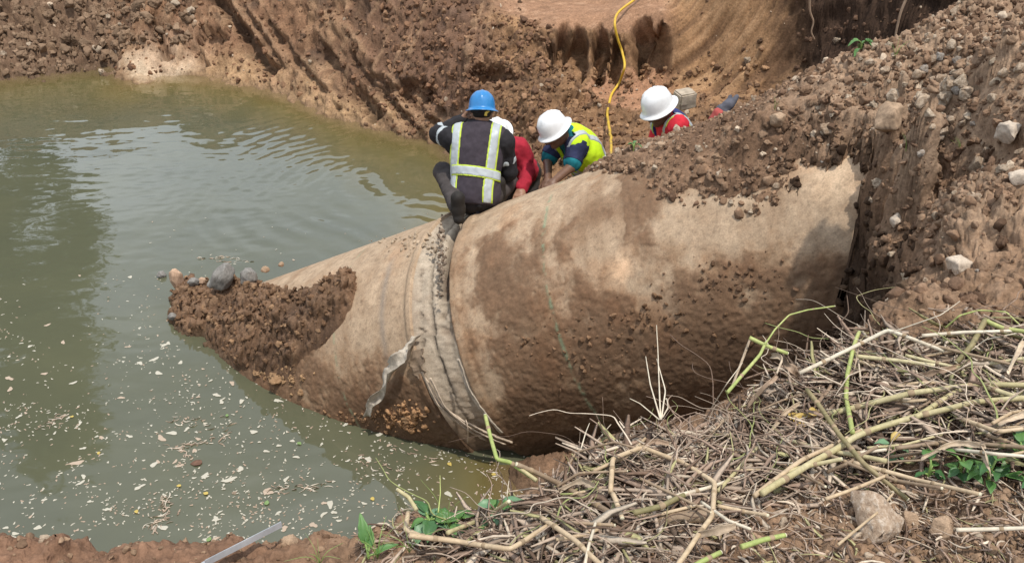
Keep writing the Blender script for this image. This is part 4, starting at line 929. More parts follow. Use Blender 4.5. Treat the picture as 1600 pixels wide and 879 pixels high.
def stalk(pts, r, kind, label, group='cut stalks lying on the heap', k=.945, nodes=True, cut=True, taper=.85):
    W3 = []
    for q in pts:
        kk = q[2] if len(q) > 2 else k; W3.append(gplane(q[0], q[1], kk))
    W3 = np.array(W3); n = 10 * (len(W3) - 1) + 1
    # straight runs with slightly softened elbows
    seg = []
    for a, b in zip(W3[:-1], W3[1:]):
        for t in np.linspace(0, 1, 11)[:-1]: seg.append(a + (b - a) * t)
    seg.append(W3[-1]); C = np.array(seg); C[1:-1] = C[1:-1] * .6 + .2 * (C[:-2] + C[2:])
    C = C + .0035 * np.stack([fbm(C + 3.1 * j, 5, 2, seed=650 + j) for j in range(3)], 1) * (r / .006)
    root = C[0]; L = np.concatenate([[0], np.cumsum(np.linalg.norm(np.diff(C, axis=0), axis=1))])
    rad = r * np.linspace(1, taper, len(C))
    V, F = tube_np(C - root, rad, 10); me = np_mesh('cut_stalk', V, F); o = link('cut_stalk', me, SMAT[kind]); o.location = root
    tag(o, label, 'stalk', group)
    T = np.gradient(C, axis=0); T /= np.linalg.norm(T, axis=1)[:, None]
    if nodes:
        step = RS.uniform(.13, .2); at_ = [s for s in np.arange(step * .5, L[-1] - .02, step)]
        for s in at_[:8]:
            j = min(int(np.searchsorted(L, s)), len(C) - 1); c = C[j] - root; q = np.array([c - T[j] * r * 1.0, c - T[j] * r * .4, c + T[j] * r * .4, c + T[j] * r * 1.0])
            V, F = tube_np(q, np.array([.98, 1.22, 1.22, .98]) * rad[j], 10, cap=False); link('node_ring', np_mesh('node_ring', V, F), m_node, o)
    if cut:
        q = np.array([C[-1] - T[-1] * .001, C[-1] + T[-1] * .0025]) - root; V, F = tube_np(q, rad[-1] * .93, 10); link('cut_end', np_mesh('cut_end', V, F), m_cut, o)
    return o
ST = [
 ([(838, 750, .98), (796, 721, .95), (775, 716, .94), (758, 648, .93)], .0068, 'green', 'bright green stalk bent upright in front of the pipe joint'),
 ([(958, 803), (880, 757, .96), (806, 724, .95)], .0085, 'brown', 'thick brown stick with a knobbly end pointing at the water'),
 ([(838, 750, .97), (800, 722, .955)], .006, 'yellow', 'short yellow green stalk leading up to the bent green one'),
 ([(652, 796), (640, 776), (622, 764)], .006, 'yellow', 'short yellowish stub poking out over the water at the bank edge'),
 ([(720, 846), (660, 838), (634, 826), (637, 800)], .0082, 'tan', 'tan stalk with a short upturned end nearest the green leaves'),
 ([(640, 836), (720, 846), (795, 858), (856, 820)], .0078, 'tan', 'long tan stalk bent upward in front of the green leaves'),
 ([(700, 832), (760, 806), (795, 782)], .0068, 'yellow', 'pale green stalk slanting behind the green leaves'),
 ([(845, 808), (900, 845), (945, 889)], .0075, 'tan', 'tan stalk running down to the bottom edge of the picture'),
 ([(955, 768), (958, 716), (1003, 697), (1062, 720), (1116, 753), (1112, 806), (1052, 889)], .0078, 'tan', 'tan zigzag stalk with three sharp bends left of the foreground rock'),
 ([(958, 770), (972, 808)], .0078, 'tan', 'short tan stub under the first bend of the zigzag stalk'),
 ([(1190, 772), (1262, 728), (1335, 682), (1431, 650), (1517, 630), (1610, 623)], .0098, 'yellow', 'longest thick yellow green stalk sweeping to the right edge', ),
 ([(1295, 646), (1360, 630), (1424, 613), (1517, 604), (1620, 603)], .0098, 'yellow', 'thick yellow green stalk lying above the longest one'),
 ([(1431, 652), (1475, 624), (1519, 599)], .0088, 'yellow', 'short thick stalk bridging the two long yellow green ones'),
 ([(1519, 598), (1560, 612), (1610, 628)], .008, 'yellow', 'yellow stalk forking downward at the right edge'),
 ([(1262, 608, .93), (1313, 682, .93), (1350, 724, .94), (1417, 780, .97)], .0078, 'olive', 'dark pointed olive stalk standing across all the others'),
 ([(1178, 775), (1248, 722), (1300, 694), (1345, 672)], .0072, 'tan', 'tan stalk tucked below the longest yellow green one'),
 ([(1250, 582, .95), (1343, 538, .94), (1388, 516, .94), (1474, 547, .95)], .0072, 'pale', 'bleached stalk folded into a peak over the trench edge'),
 ([(1331, 676), (1322, 622), (1324, 584), (1332, 550, .94), (1343, 520, .94)], .0078, 'green', 'upright green stalk wrapped in a dry sheath behind the heap'),
 ([(1136, 614, .95), (1160, 584, .94), (1187, 554, .93), (1197, 534, .92)], .006, 'green', 'thin green stalk leaning from the left edge of the heap'),
 ([(1171, 527, .92), (1200, 540, .93), (1231, 551, .94)], .0075, 'green', 'short green stalk across the top of the leaning thin one'),
 ([(1195, 538, .92), (1210, 515, .91), (1233, 492, .9), (1262, 484, .9), (1304, 478, .9)], .003, 'green', 'wispy green shoot arching against the dark trench'),
 ([(1338, 556), (1400, 562), (1460, 570)], .0072, 'yellow', 'pale green stalk lying flat behind the vertical one'),
 ([(1441, 524), (1510, 518), (1590, 516)], .006, 'pale', 'bleached straight stalk along the far edge of the heap'),
 ([(1541, 498, .95), (1519, 539), (1496, 566)], .0095, 'olive', 'thick dark olive stub leaning at the back of the heap'),
 ([(1541, 500, .95), (1570, 512), (1620, 520)], .008, 'green', 'green stalk running off the right edge from the olive stub'),
 ([(1477, 512, .95), (1500, 492, .94), (1530, 484, .94), (1572, 487, .94), (1592, 506, .95)], .003, 'green', 'thin green vine looping above the back of the heap'),
 ([(1229, 737), (1270, 727), (1315, 717)], .007, 'yellow', 'short yellow green stalk half hidden among litter in the middle'),
 ([(1157, 853), (1190, 843), (1226, 836)], .0072, 'green', 'short green stalk near the bottom left of the rock'),
 ([(1070, 890), (1095, 876), (1125, 862)], .0072, 'green', 'green stalk end at the bottom edge below the log'),
 ([(1494, 828), (1550, 826), (1620, 824)], .0055, 'pale', 'straight bleached stalk on bare soil at bottom right'),
 ([(990, 800), (1035, 790), (1069, 772)], .0085, 'olive', 'thick olive stalk end left of the zigzag stalk'),
 ([(1334, 722), (1429, 748), (1530, 772)], .0065, 'tan', 'tan stalk running right across the shaded green leaves'),
 ([(1245, 690), (1330, 725), (1400, 750), (1470, 762)], .0055, 'brown', 'brown stalk crossing below the dark olive one'),
 ([(912, 889), (920, 850), (930, 815)], .0045, 'pale', 'thin bleached straw standing left of the zigzag stalk'),
 ([(1000, 746), (1050, 770), (1110, 800)], .0045, 'brown', 'thin brown twig crossing behind the zigzag stalk'),
 ([(845, 790), (880, 815), (960, 820)], .0055, 'brown', 'brown stick right of the green leaves'),
 ([(1290, 780), (1330, 765), (1385, 742)], .0055, 'tan', 'tan stalk just above the big foreground rock'),
 ([(1130, 700), (1210, 720), (1290, 760)], .0045, 'brown', 'thin brown twig lying above the short log'),
 ([(1385, 720), (1300, 705), (1240, 690)], .0075, 'yellow', 'yellow stalk wedged under the longest one'),
 ([(1310, 850), (1370, 800), (1395, 770)], .0035, 'tan', 'curly rootlet draped over the big foreground rock'),
 ([(880, 740), (900, 706), (960, 690), (1010, 704)], .0042, 'brown', 'arched brown twig at the left end of the heap'),
 ([(870, 760), (905, 738), (980, 735)], .0045, 'brown', 'second arched twig below the left arch of the heap'),
 ([(1415, 555), (1500, 575), (1600, 560)], .006, 'yellow', 'yellow green stalk near the back right of the heap'),
 ([(1400, 700), (1480, 690), (1610, 700)], .0065, 'brown', 'brown stalk lying over the shaded leaves at right'),
 ([(1505, 655), (1560, 675), (1612, 668)], .0065, 'tan', 'tan stalk at the right edge below the long ones'),
]
for q in ST: stalk(*q[:4])
GR = 'fine dry stems standing out of the heap'
for k, pts in enumerate([[(1032, 655, .96), (1030, 600, .94), (1026, 508, .91)], [(1032, 655, .96), (1016, 600, .94), (1009, 556, .92)], [(1033, 655, .96), (1040, 610, .94), (1026, 560, .93)], [(1030, 655, .96), (1000, 630, .95), (984, 622, .94)], [(1035, 652, .96), (1044, 636, .95), (1042, 622, .95), (1036, 624, .95)], [(908, 700, .96), (915, 676, .95), (921, 661, .94)], [(798, 800, .97), (792, 775, .96), (795, 750, .95)], [(685, 800, .98), (688, 770, .97), (687, 742, .96)], [(1110, 640, .96), (1135, 600, .94), (1160, 566, .92)], [(1590, 520), (1540, 530), (1500, 560)], [(1390, 520, .94), (1470, 492, .93), (1500, 470, .92)]]):
    stalk(pts, .0022 if k > 2 else .003, 'pale' if k != 7 else 'green', 'fine dry stem sticking up out of the stalk heap', GR, nodes=False, cut=False, taper=.45)
# random further stalks inside the heap, of middling thickness
GM = 'middling stalks jumbled in the heap'; k = 0
while k < 46:
    px, py = rnd(880, 1620), rnd(540, 830); g, _ = gpix(px, py)
    if g is None or poly_sd(np.array([g[:2]]), HP)[0] < .06: continue
    a = RS.normal(.25, .5); L = rnd(50, 150); dx, dy = L * math.cos(a), -L * math.sin(a) * .6
    kk = rnd(.95, .975)
    stalk([(px - dx / 2, py - dy / 2, kk), (px + rnd(-8, 8), py + rnd(-8, 8), kk - .004), (px + dx / 2, py + dy / 2, kk)], rnd(.003, .0062), ['tan', 'brown', 'pale', 'yellow', 'brown', 'tan'][RS.randint(6)], 'dry stalk of middling thickness jumbled in the heap', GM, cut=True); k += 1
# short log
p0, p1 = gplane(1028, 815, .975), gplane(1120, 808, .972); C = np.linspace(p0, p1, 30); C[:, 2] += .012 * np.sin(np.linspace(0, 3, 30))
V, F = tube_np(C - p0, .017 * (1 + .18 * fbm(C, 40, 3, seed=671)), 14); lg = link('log', np_mesh('log', V, F), SMAT['brown']); lg.location = p0
tag(lg, 'short thick knotty brown log left of the zigzag stalk', 'log')
V, F = tube_np(np.array([C[0] - (C[1] - C[0]) * .3, C[0]]) - p0, .0155, 14); link('cut_end', np_mesh('cut_end', V, F), m_node, lg)
# broad dry sheaths
GS = 'broad dry leaf sheaths on the heap'
for k, (a, b_, c_, wd) in enumerate([((1145, 600), (1160, 560), (1172, 528), .016), ((1222, 553), (1235, 575), (1248, 590), .02), ((1205, 556), (1222, 560), (1214, 584), .012), ((1330, 600), (1336, 570), (1341, 542), .016), ((1430, 590), (1470, 580), (1500, 572), .014), ((1440, 715), (1490, 694), (1540, 698), .013), ((1535, 700), (1543, 722), (1548, 745), .012), ((1165, 640), (1200, 600), (1215, 585), .018), ((1575, 580), (1588, 550), (1600, 530), .022), ((1190, 690), (1222, 650), (1250, 630), .015), ((1270, 640), (1285, 620), (1300, 600), .014), ((870, 770), (905, 752), (930, 760), .014), ((1090, 700), (1120, 668), (1140, 650), .013), ((1000, 700), (1020, 690), (1045, 694), .012), ((1560, 660), (1590, 650), (1615, 640), .015), ((1090, 836), (1130, 828), (1150, 822), .014)]):
    sd_ = np.array([.3, .5, .6]); P3 = [gplane(*a, k=.955), gplane(*b_, k=.945), gplane(*c_, k=.945)]; rt = P3[0]
    o = ribbon('dry_sheath', [(P - rt, sd_ + np.array([0, .4 * j, 0])) for j, P in enumerate(P3)], wd * 1.6, m_straw, [(.40, .31, .22), (.30, .215, .15), (.46, .37, .27)][k % 3], None, .0018, n=18, twist=1.4, wr=.004, seed=680 + k)
    o.location = rt; tag(o, 'broad curled dry leaf sheath lying on the stalk heap', 'dry leaf', GS)
# yellowed leaves
def leaf_np(L, Wd, seed, fold=.35, bend=.4, nu=14, nv=7, lobes=0.0):
    rs = np.random.RandomState(seed); u = np.linspace(0, 1, nu); v = np.linspace(-1, 1, nv)
    w = Wd * np.sin(np.pi * u ** .75) ** .8 * (1 + lobes * np.sin(u * 22)); w[0] = w[-1] = Wd * .02
    X = u[:, None] * L + 0 * v; Y = w[:, None] * v; Zz = np.abs(v) * w[:, None] * fold - bend * L * u[:, None] ** 2 + .08 * Wd * np.sin(u * 9 + seed)[:, None] * v
    V = np.stack([X, Y, Zz], -1).reshape(-1, 3); V += .10 * Wd * np.stack([fbm(V + seed, 1.2 / Wd * .5, 2, seed=seed + j) for j in range(3)], 1)
    top = V; bot = V - np.array([0, 0, .0012]); F = grid_faces(nu, nv); n = len(V)
    idx = np.arange(nu * nv).reshape(nu, nv); E_ = []
    for line in (idx[0], idx[:, -1], idx[-1][::-1], idx[:, 0][::-1]): E_.append(np.stack([line[:-1], line[:-1] + n, line[1:] + n, line[1:]], -1))
    return np.vstack([top, bot]), np.vstack([F, F[:, ::-1] + n] + E_)
def leaf_mat(name, a, b_, trans=.25):
    m, nt, b = mat(name); n = noise_node(nt, 14, 4, .6); r = ramp(nt, n.outputs[0], [(.3, a), (.7, b_)])
    nt.links.new(r.outputs[0], b.inputs['Base Color']); b.inputs['Roughness'].default_value = .45; b.inputs['Specular IOR Level'].default_value = .4
    w = noise_node(nt, 55, 3); bump(nt, b, w.outputs[0], .3, .003); return m
m_leaf = leaf_mat('green leaf', (.05, .13, .03), (.11, .22, .055)); m_leafd = leaf_mat('dark green leaf', (.03, .085, .025), (.06, .15, .04)); m_leafb = leaf_mat('blue green leaf', (.10, .20, .10), (.16, .27, .14)); m_leafy = leaf_mat('yellowed leaf', (.38, .25, .06), (.50, .36, .11)); m_grass = leaf_mat('grass blade', (.16, .26, .06), (.26, .35, .10))
def orient(o, az, tilt, roll=0.0):
    o.rotation_euler = Matrix.Rotation(az, 3, 'Z').to_4x4().to_3x3().__matmul__(Matrix.Rotation(-tilt, 3, 'Y')).__matmul__(Matrix.Rotation(roll, 3, 'X')).to_euler()
for k, (px, py, s) in enumerate([(1240, 662, .07), (1275, 640, .05), (1405, 676, .035), (1236, 655, .05)]):
    V, F = leaf_np(s, s * .35, 700 + k, .5, .5); o = link('yellowed_leaf', np_mesh('yellowed_leaf', V, F), m_leafy); o.location = gplane(px, py, .95); orient(o, rnd(0, 6), rnd(-.2, .5), rnd(-.5, .5))
    tag(o, ['larger crumpled yellow leaf left of the dark olive stalk', 'yellow brown leaf right above the larger crumpled one', 'small bright yellow leaf among the right stalks', 'second crumpled yellow leaf under the larger one'][k], 'leaf')
def plant(name, px, py, leaves, label, mt, cat='plant', group=None, k=.985, base=None, stem=True, stemr=.003):
    """leaves: (azimuth, tilt, length, width, stem height)"""
    p = gplane(px, py, k) if base is None else np.asarray(base); root = tag(empty(name, p), label, cat, group)
    for j, (az, ti, L, Wd, sh) in enumerate(leaves):
        tip = np.array([.35 * L * math.cos(az), .35 * L * math.sin(az), sh])
        if stem:
            V, F = tube_np(catmull([(0, 0, -.01), tip * np.array([.3, .3, .7]), tip], 10), stemr, 6); link('stem', np_mesh('stem', V, F), m_grass, root)
        V, F = leaf_np(L, Wd, 720 + j * 3 + int(px), .4, rnd(.2, .7), lobes=.09); o = link('leaf', np_mesh('leaf', V, F), mt[j % len(mt)], root); o.location = tip; orient(o, az, ti, rnd(-.4, .4))
    return root
def rl(n, Lr, Wr, sh=(.0, .05), az=(0, 6.28), ti=(-.2, .6)): return [(rnd(*az), rnd(*ti), rnd(*Lr), rnd(*Wr), rnd(*sh)) for _ in range(n)]
plant('leafy_plant', 672, 820, rl(13, (.04, .075), (.014, .028), (.0, .045)), 'broad leaved green plant nearest the water behind the tan stalks', [m_leaf, m_leafd, m_leafb], group='green plants on the near bank')
plant('leafy_plant', 712, 822, rl(11, (.035, .065), (.013, .025), (.0, .04)), 'broad leaved plant with darker leaves just right of the first', [m_leafd, m_leaf], group='green plants on the near bank')
plant('leafy_plant', 775, 818, rl(10, (.035, .065), (.012, .022), (.02, .08)), 'blue green leafy plant under the slanting pale stalk', [m_leafb, m_leaf, m_leafd], group='green plants on the near bank')
plant('leafy_plant', 575, 868, [(1.9, 1.2, .08, .016, .02), (1.5, 1.0, .06, .013, .01), (.4, .6, .06, .012, .0)], 'small plant with one tall upright leaf left of the stalks', [m_leaf], group='green plants on the near bank')
for k, (px, py, n) in enumerate([(1500, 735, 9), (1545, 745, 9), (1590, 720, 9), (1450, 745, 6), (1610, 760, 7), (1395, 712, 5)]):
    plant('leafy_plant', px, py, rl(n, (.03, .06), (.010, .02), (.0, .05)), ['shaded leafy plant in the hollow under the right stalks', 'leafy plant right of the shaded hollow', 'leafy plant at the right edge under the stalks', 'few green leaves left of the shaded hollow', 'low leafy plant at the right edge nearest the soil', 'blue green leaves under the dark olive stalk'][k], [m_leaf, m_leafd] if k < 5 else [m_leafb], group='green plants under the right stalks', k=.985)
def tuft(px, py, n, hgt, label, spread=.5, base=None, k=.99, r=.0022, mt=None, lean=0):
    p = gplane(px, py, k) if base is None else np.asarray(base); root = tag(empty('grass_tuft', p), label, 'grass tuft', 'grass tufts on the soil')
    for j in range(n):
        az = rnd(0, 6.28); h = hgt * rnd(.5, 1.1); s_ = spread * rnd(.4, 1.2); tip = np.array([h * s_ * math.cos(az) + lean * h, h * s_ * math.sin(az), h])
        C = catmull([(0, 0, 0), tip * np.array([.35, .35, .6]), tip * np.array([1, 1, .9])], 9); V, F = tube_np(C, r * np.linspace(1, .2, 9), 5, flat=.4); link('blade', np_mesh('blade', V, F), mt or m_grass, root)
    return root
tuft(590, 872, 9, .13, 'grass tuft beside the upright leaf at the bank edge', .9)
tuft(700, 838, 5, .22, 'tall thin grass blades rising in front of the water', .35)
tuft(1355, 775, 5, .06, 'tiny bright green tuft above the foreground rock', .5)
tuft(500, 880, 6, .09, 'sparse grass tuft at the bottom edge right of the metal bar', 1.0)
tuft(640, 862, 6, .10, 'low grass tuft under the tan stalk with upturned end', .9)
for px, py, s, lab, n in ((1345, 76, .07, 'bright green seedling on the ridge in the upper right', 9), (990, 232, .05, 'small green seedling on the ridge left of the worker in red', 5), (1140, 100, .0, '', 0)):
    if s:
        p, _ = gpix(px, py + 4); plant('seedling', px, py, rl(n, (s * .6, s * 1.1), (s * .25, s * .4), (.02, s * 1.3)), lab, [m_leaf], base=p, group='seedlings on the ridge')
for px, py, lab in ((1398, 90, 'thin green blades on the ridge below the seedling'), (1415, 238, 'thin green blades in the middle of the right slope'), (1210, 172, 'few green blades on the ridge near the tan stone'), (1500, 240, 'tiny green tuft on the stony right slope')):
    p, _ = gpix(px, py); tuft(px, py, 5, .12, lab, .7, base=p, r=.003)
def muddy_mat(name, c, rough, *_):
    m, nt, b = mat(name); n = noise_node(nt, 3.5, 7, .7); r = ramp(nt, n.outputs[0], [(.40, c), (.56, tuple(x * .8 for x in c)), (.66, (.22, .14, .08))])
    nt.links.new(r.outputs[0], b.inputs['Base Color']); b.inputs['Roughness'].default_value = rough; return m
# ------------------------------------------------------------------ hose, metal bar, roots, glove, foam, tree in the reflection
m_hose = muddy_mat('yellow hose', (.66, .42, .04), .5, .35, .3, 5, .1)
HZ = [(955, 256), (956, 236), (953, 205), (949, 175), (955, 150), (968, 128), (975, 105), (973, 82), (966, 62), (960, 40), (963, 24), (974, 12), (990, 0), (1010, -20)]
HPTS = []
for k, (px, py) in enumerate(HZ):
    p, nn = gpix(px, py)
    if k < 2: p = hit_pipe(px, py)[0] if k == 0 else None
    if p is None or (HPTS and False): p = gpix(px, py)[0]
    HPTS.append(p)
base_p = WY(955, 258, 7.35)
HPTS[0] = base_p; HPTS[1] = WY(956, 236, 7.9)
HC = []
for k in range(2, len(HPTS)): HPTS[k] = HPTS[k] + (O - HPTS[k]) / np.linalg.norm(O - HPTS[k]) * (.12 if k < 5 else .30)
HD = np.array([np.linalg.norm(p - O) for p in HPTS]); HS = np.minimum(HD, np.convolve(np.pad(HD, 1, 'edge'), [.25, .5, .25], 'valid')); HPTS = [O + (p - O) / d * e for p, d, e in zip(HPTS, HD, HS)]
C = catmull(HPTS, 150); C = C + .018 * np.stack([fbm(C, 2.2, 2, seed=771), 0 * C[:, 0], fbm(C, 2.2, 2, seed=772)], 1); V, F = tube_np(C, np.interp(C[:, 1], [7.4, 9.5], [.012, .0165]), 10); hose = tag(link('hose', np_mesh('hose', V, F), m_hose), 'yellow hose hanging down the cut bank to the pipe', 'hose')
# perforated angle bar at the bank edge
m_metal, nt, b = mat('galvanised steel'); n = noise_node(nt, 12, 4); r = ramp(nt, n.outputs[0], [(.3, (.42, .44, .46)), (.7, (.62, .64, .66))]); nt.links.new(r.outputs[0], b.inputs['Base Color']); b.inputs['Metallic'].default_value = .55; b.inputs['Roughness'].default_value = .42
m_slot = plain_mat('shadowed slot', (.03, .03, .03), .8, .2)
a, e = gplane(322, 884, .975, 2.6), gplane(441, 823, .97, 2.6); L = np.linalg.norm(e - a); dirv = (e - a) / L
bm = bmesh.new(); wd, thk, up_ = .026, .003, .018
prof = [(0, 0), (wd, 0), (wd, thk), (thk, thk), (thk, up_), (0, up_)]
vs0 = [bm.verts.new((0, y, z)) for y, z in prof]; vs1 = [bm.verts.new((L, y, z)) for y, z in prof]
for k in range(6): bm.faces.new([vs0[k], vs0[(k + 1) % 6], vs1[(k + 1) % 6], vs1[k]])
bm.faces.new(vs0[::-1]); bm.faces.new(vs1); bmesh.ops.recalc_face_normals(bm, faces=bm.faces); me = bpy.data.meshes.new('metal_bar'); bm.to_mesh(me); bm.free()
bar = link('metal_bar', me, m_metal, smooth=False)
bar.matrix_world = Matrix.Translation(Vector(a)) @ Vector(dirv).to_track_quat('X', 'Z').to_matrix().to_4x4() @ Matrix.Rotation(-.25, 4, 'X')
tag(bar, 'slotted grey metal angle bar lying on the bank edge over the pond', 'metal bar')
for k in range(9):
    x0 = .02 + k * L / 9.2
    for y0 in (.010, .018):
        bm = bmesh.new(); bmesh.ops.create_cube(bm, size=1); bmesh.ops.scale(bm, vec=(L / 16, .0035, .001), verts=bm.verts); me = bpy.data.meshes.new('slot'); bm.to_mesh(me); bm.free()
        if k % 2 == 0 or y0 < .015:
            s_ = link('slot', me, m_slot, bar, smooth=False); s_.location = (x0, y0, thk + .0006)  # dark strips laid on the bar stand for the shade inside its slots
# roots hanging from the cut wall
m_root = plain_mat('dry root', (.36, .25, .17), .85, .2, .2, 20, .2)
for pts, lab in (([(1265, -6), (1266, 18), (1271, 34), (1268, 50), (1273, 62)], 'thin pale root hanging down the shaded cut wall'), ([(1418, -6), (1408, 18), (1403, 38), (1399, 58), (1398, 76)], 'pale root hanging by the ridge at the top right')):
    P = []
    for q in pts:
        p, nn = gpix(*q); P.append(p)
    y_ = np.mean([p[1] for p in P]); P = [WY(q[0], q[1], min(y_, 11) - .25) for q in pts]
    C = catmull(P, 40); V, F = tube_np(C, .013 * np.linspace(1, .6, 40), 7); tag(link('root', np_mesh('root', V, F), m_root), lab, 'root', 'roots hanging from the cut bank')
# cast-off work shoe / glove by the ridge
m_rag = cloth_mat('grey and red cloth', (.10, .10, .12), .8); m_ragr = cloth_mat('red cloth', (.40, .08, .07), .8)
gp = gpix(1128, 172)[0]; gp = WY(1130, 172, min(gp[1], 7.2))
def glove_sd(P):
    d = sblend([seg_sd(P, (0, 0, 0), (.05, 0, .03), .05, .045), seg_sd(P, (.05, 0, .03), (.14, .01, .07), .045, .02), seg_sd(P, (.04, .03, .02), (.10, .07, .05), .03, .018), seg_sd(P, (-.02, 0, 0), (-.07, -.02, -.03), .05, .04)], .02)
    return d + .008 * fbm(P, 30, 2, seed=5)
V, F = surf_net(glove_sd, (-.15, -.1, -.1), (.2, .12, .14), .009); gl = tag(link('work_glove', np_mesh('work_glove', V, F), m_rag), 'crumpled dark work glove with a red cuff on the ridge beyond the worker in red', 'glove'); gl.location = gp; gl.rotation_euler = (.2, -.3, .2)
V, F = surf_net(lambda P: seg_sd(P, (-.05, -.02, -.01), (-.11, -.03, -.06), .054, .05) + .006 * fbm(P, 30, 2, seed=6), (-.2, -.12, -.15), (.02, .08, .08), .009); link('cuff', np_mesh('cuff', V, F), m_ragr, gl)
# flakes of foam, chips and leaves floating on the pond
m_foam = plain_mat('pond foam', (.46, .43, .35), .8, .25, .15, 30, .2); m_flk = plain_mat('floating chaff', (.42, .33, .25), .8, .25, .25, 30, .2)
m_yl = plain_mat('yellow floating leaf', (.48, .36, .10), .6, .3, .15, 30, .1); m_gl2 = plain_mat('green floating leaf', (.18, .27, .10), .6, .3, .15, 30, .1)
def flake(seed):
    rs = np.random.RandomState(seed); n = 18; ph = np.linspace(0, 2 * np.pi, n, endpoint=False)
    r = 1 + .25 * np.sin(ph * 2 + rs.uniform(0, 6)) + .18 * np.sin(ph * 3 + rs.uniform(0, 6)) + .1 * np.sin(ph * 5 + rs.uniform(0, 6))
    rr = [0, .5, .85, 1.0]; hh = [.12, .10, .06, -.06]; V = np.vstack([np.stack([np.cos(ph) * r * a, np.sin(ph) * r * a, np.full(n, h)], 1) for a, h in zip(rr, hh)])
    idx = np.arange(4 * n).reshape(4, n); nx = np.roll(idx, -1, 1); F = np.stack([idx[:-1], idx[1:], nx[1:], nx[:-1]], -1).reshape(-1, 4); return np_mesh('foam_flake', V, F)
FM = [flake(800 + k) for k in range(8)]; FM2 = [m.copy() for m in FM]
for m in FM: m.materials.append(m_foam)
for m in FM2: m.materials.append(m_flk)
WB = BVHTree.FromPolygons(*(lambda V, F: (V.tolist(), F.tolist()))(np.array([[-20, 0, 0], [5, 0, 0], [5, 25, 0], [-20, 25, 0.0]]), np.array([[0, 1, 2, 3]])))
def foam_density(px, py):
    d = 0
    if py > 430: d = .25 + .75 * min(1, (py - 430) / 180)
    if px > 640 and py < 600: d = 0
    d *= 1 if px < 560 else max(0, 1 - (px - 560) / 330) + .35
    if 60 < px < 180 and 420 < py < 640: d *= .45
    d *= .30 + .85 * (abs(vnoise(np.array([[px / 95 + py / 160, py / 50, 9.0]]), 88)[0]) < .26)
    return d
GF_, LF = 'foam flakes drifting on the near half of the pond', 'small pale foam flake floating on the murky pond'
pos = []
while len(pos) < 290:
    px, py = rnd(-20, 830), rnd(300, 860)
    if RS.rand() > foam_density(px, py) + (.03 if py < 430 and px > 220 else 0): continue
    p = W(px, py, .004)
    if gdrop(p[0], p[1])[0][2] > -.05 or (np.isfinite(pipe_top(p[0], p[1], True)) and pipe_top(p[0], p[1], True) > -.05): continue
    pos.append(p)
for p in pos:
    big = RS.rand() ** 3; s = .006 + .020 * big
    o = bpy.data.objects.new('foam_flake', (FM if RS.rand() < .72 else FM2)[RS.randint(8)]); COL.objects.link(o); o.location = p
    st = rnd(1, 1.9); o.scale = (s * st, s, .06 if s > .02 else .035); o.rotation_euler = (0, 0, rnd(0, 6.28)); tag(o, LF, 'foam', GF_)
    o.scale[2] = s * .5
# the rest of the specks, too small to count
sp = Acc(); fv = [np.array([v.co[:] for v in m.vertices]) for m in FM]; ff = np.array([[v for v in p.vertices] for p in FM[0].polygons])
n_ = 0
while n_ < 2600:
    px, py = rnd(-20, 830), rnd(330, 862)
    if RS.rand() > foam_density(px, py) + (.04 if py < 430 and px > 220 else 0): continue
    s = rnd(.002, .0075); a = rnd(0, 6.28); V = fv[RS.randint(8)] * np.array([s * rnd(1, 2.2), s, s * .5]); V = V @ np.array([[math.cos(a), math.sin(a), 0], [-math.sin(a), math.cos(a), 0], [0, 0, 1]]) + W(px, py, .003)
    sp.add(V, ff, (.46, .43, .35) if RS.rand() < .65 else (.36, .27, .2)); n_ += 1
# drifts of matted bark and straw on the water
for (x0, y0, x1, y1, n, jit) in ((60, 670, 105, 645, 26, 4), (255, 770, 262, 805, 26, 4), (262, 805, 235, 825, 22, 6), (265, 700, 330, 685, 26, 5), (280, 700, 300, 716, 14, 4), (420, 765, 515, 755, 34, 6), (235, 800, 245, 830, 12, 4), (270, 660, 345, 655, 16, 8), (310, 403, 375, 402, 24, 2.5), (330, 410, 395, 408, 12, 3), (345, 690, 360, 670, 10, 4), (560, 715, 620, 735, 16, 6), (740, 735, 790, 745, 12, 6), (600, 690, 680, 720, 14, 8)):
    for _ in range(n):
        t = RS.rand(); px, py = x0 + (x1 - x0) * t + RS.normal() * jit, y0 + (y1 - y0) * t + RS.normal() * jit * .6
        p = W(px, py, .004); az = math.atan2(-(y1 - y0), x1 - x0) + RS.normal() * .5
        straw_piece(sp, p, rnd(.02, .08), rnd(.003, .007), az, 0, np.array([(.50, .40, .31), (.62, .56, .46), (.36, .27, .2)][RS.randint(3)]), RS.normal(), True, 0)
m_speck = vcol_mat('floating specks', .8, .25, fine=60, fvar=.2, bstr=0)
tag(link('pond_specks', sp.mesh('pond_specks'), m_speck), kind='stuff')
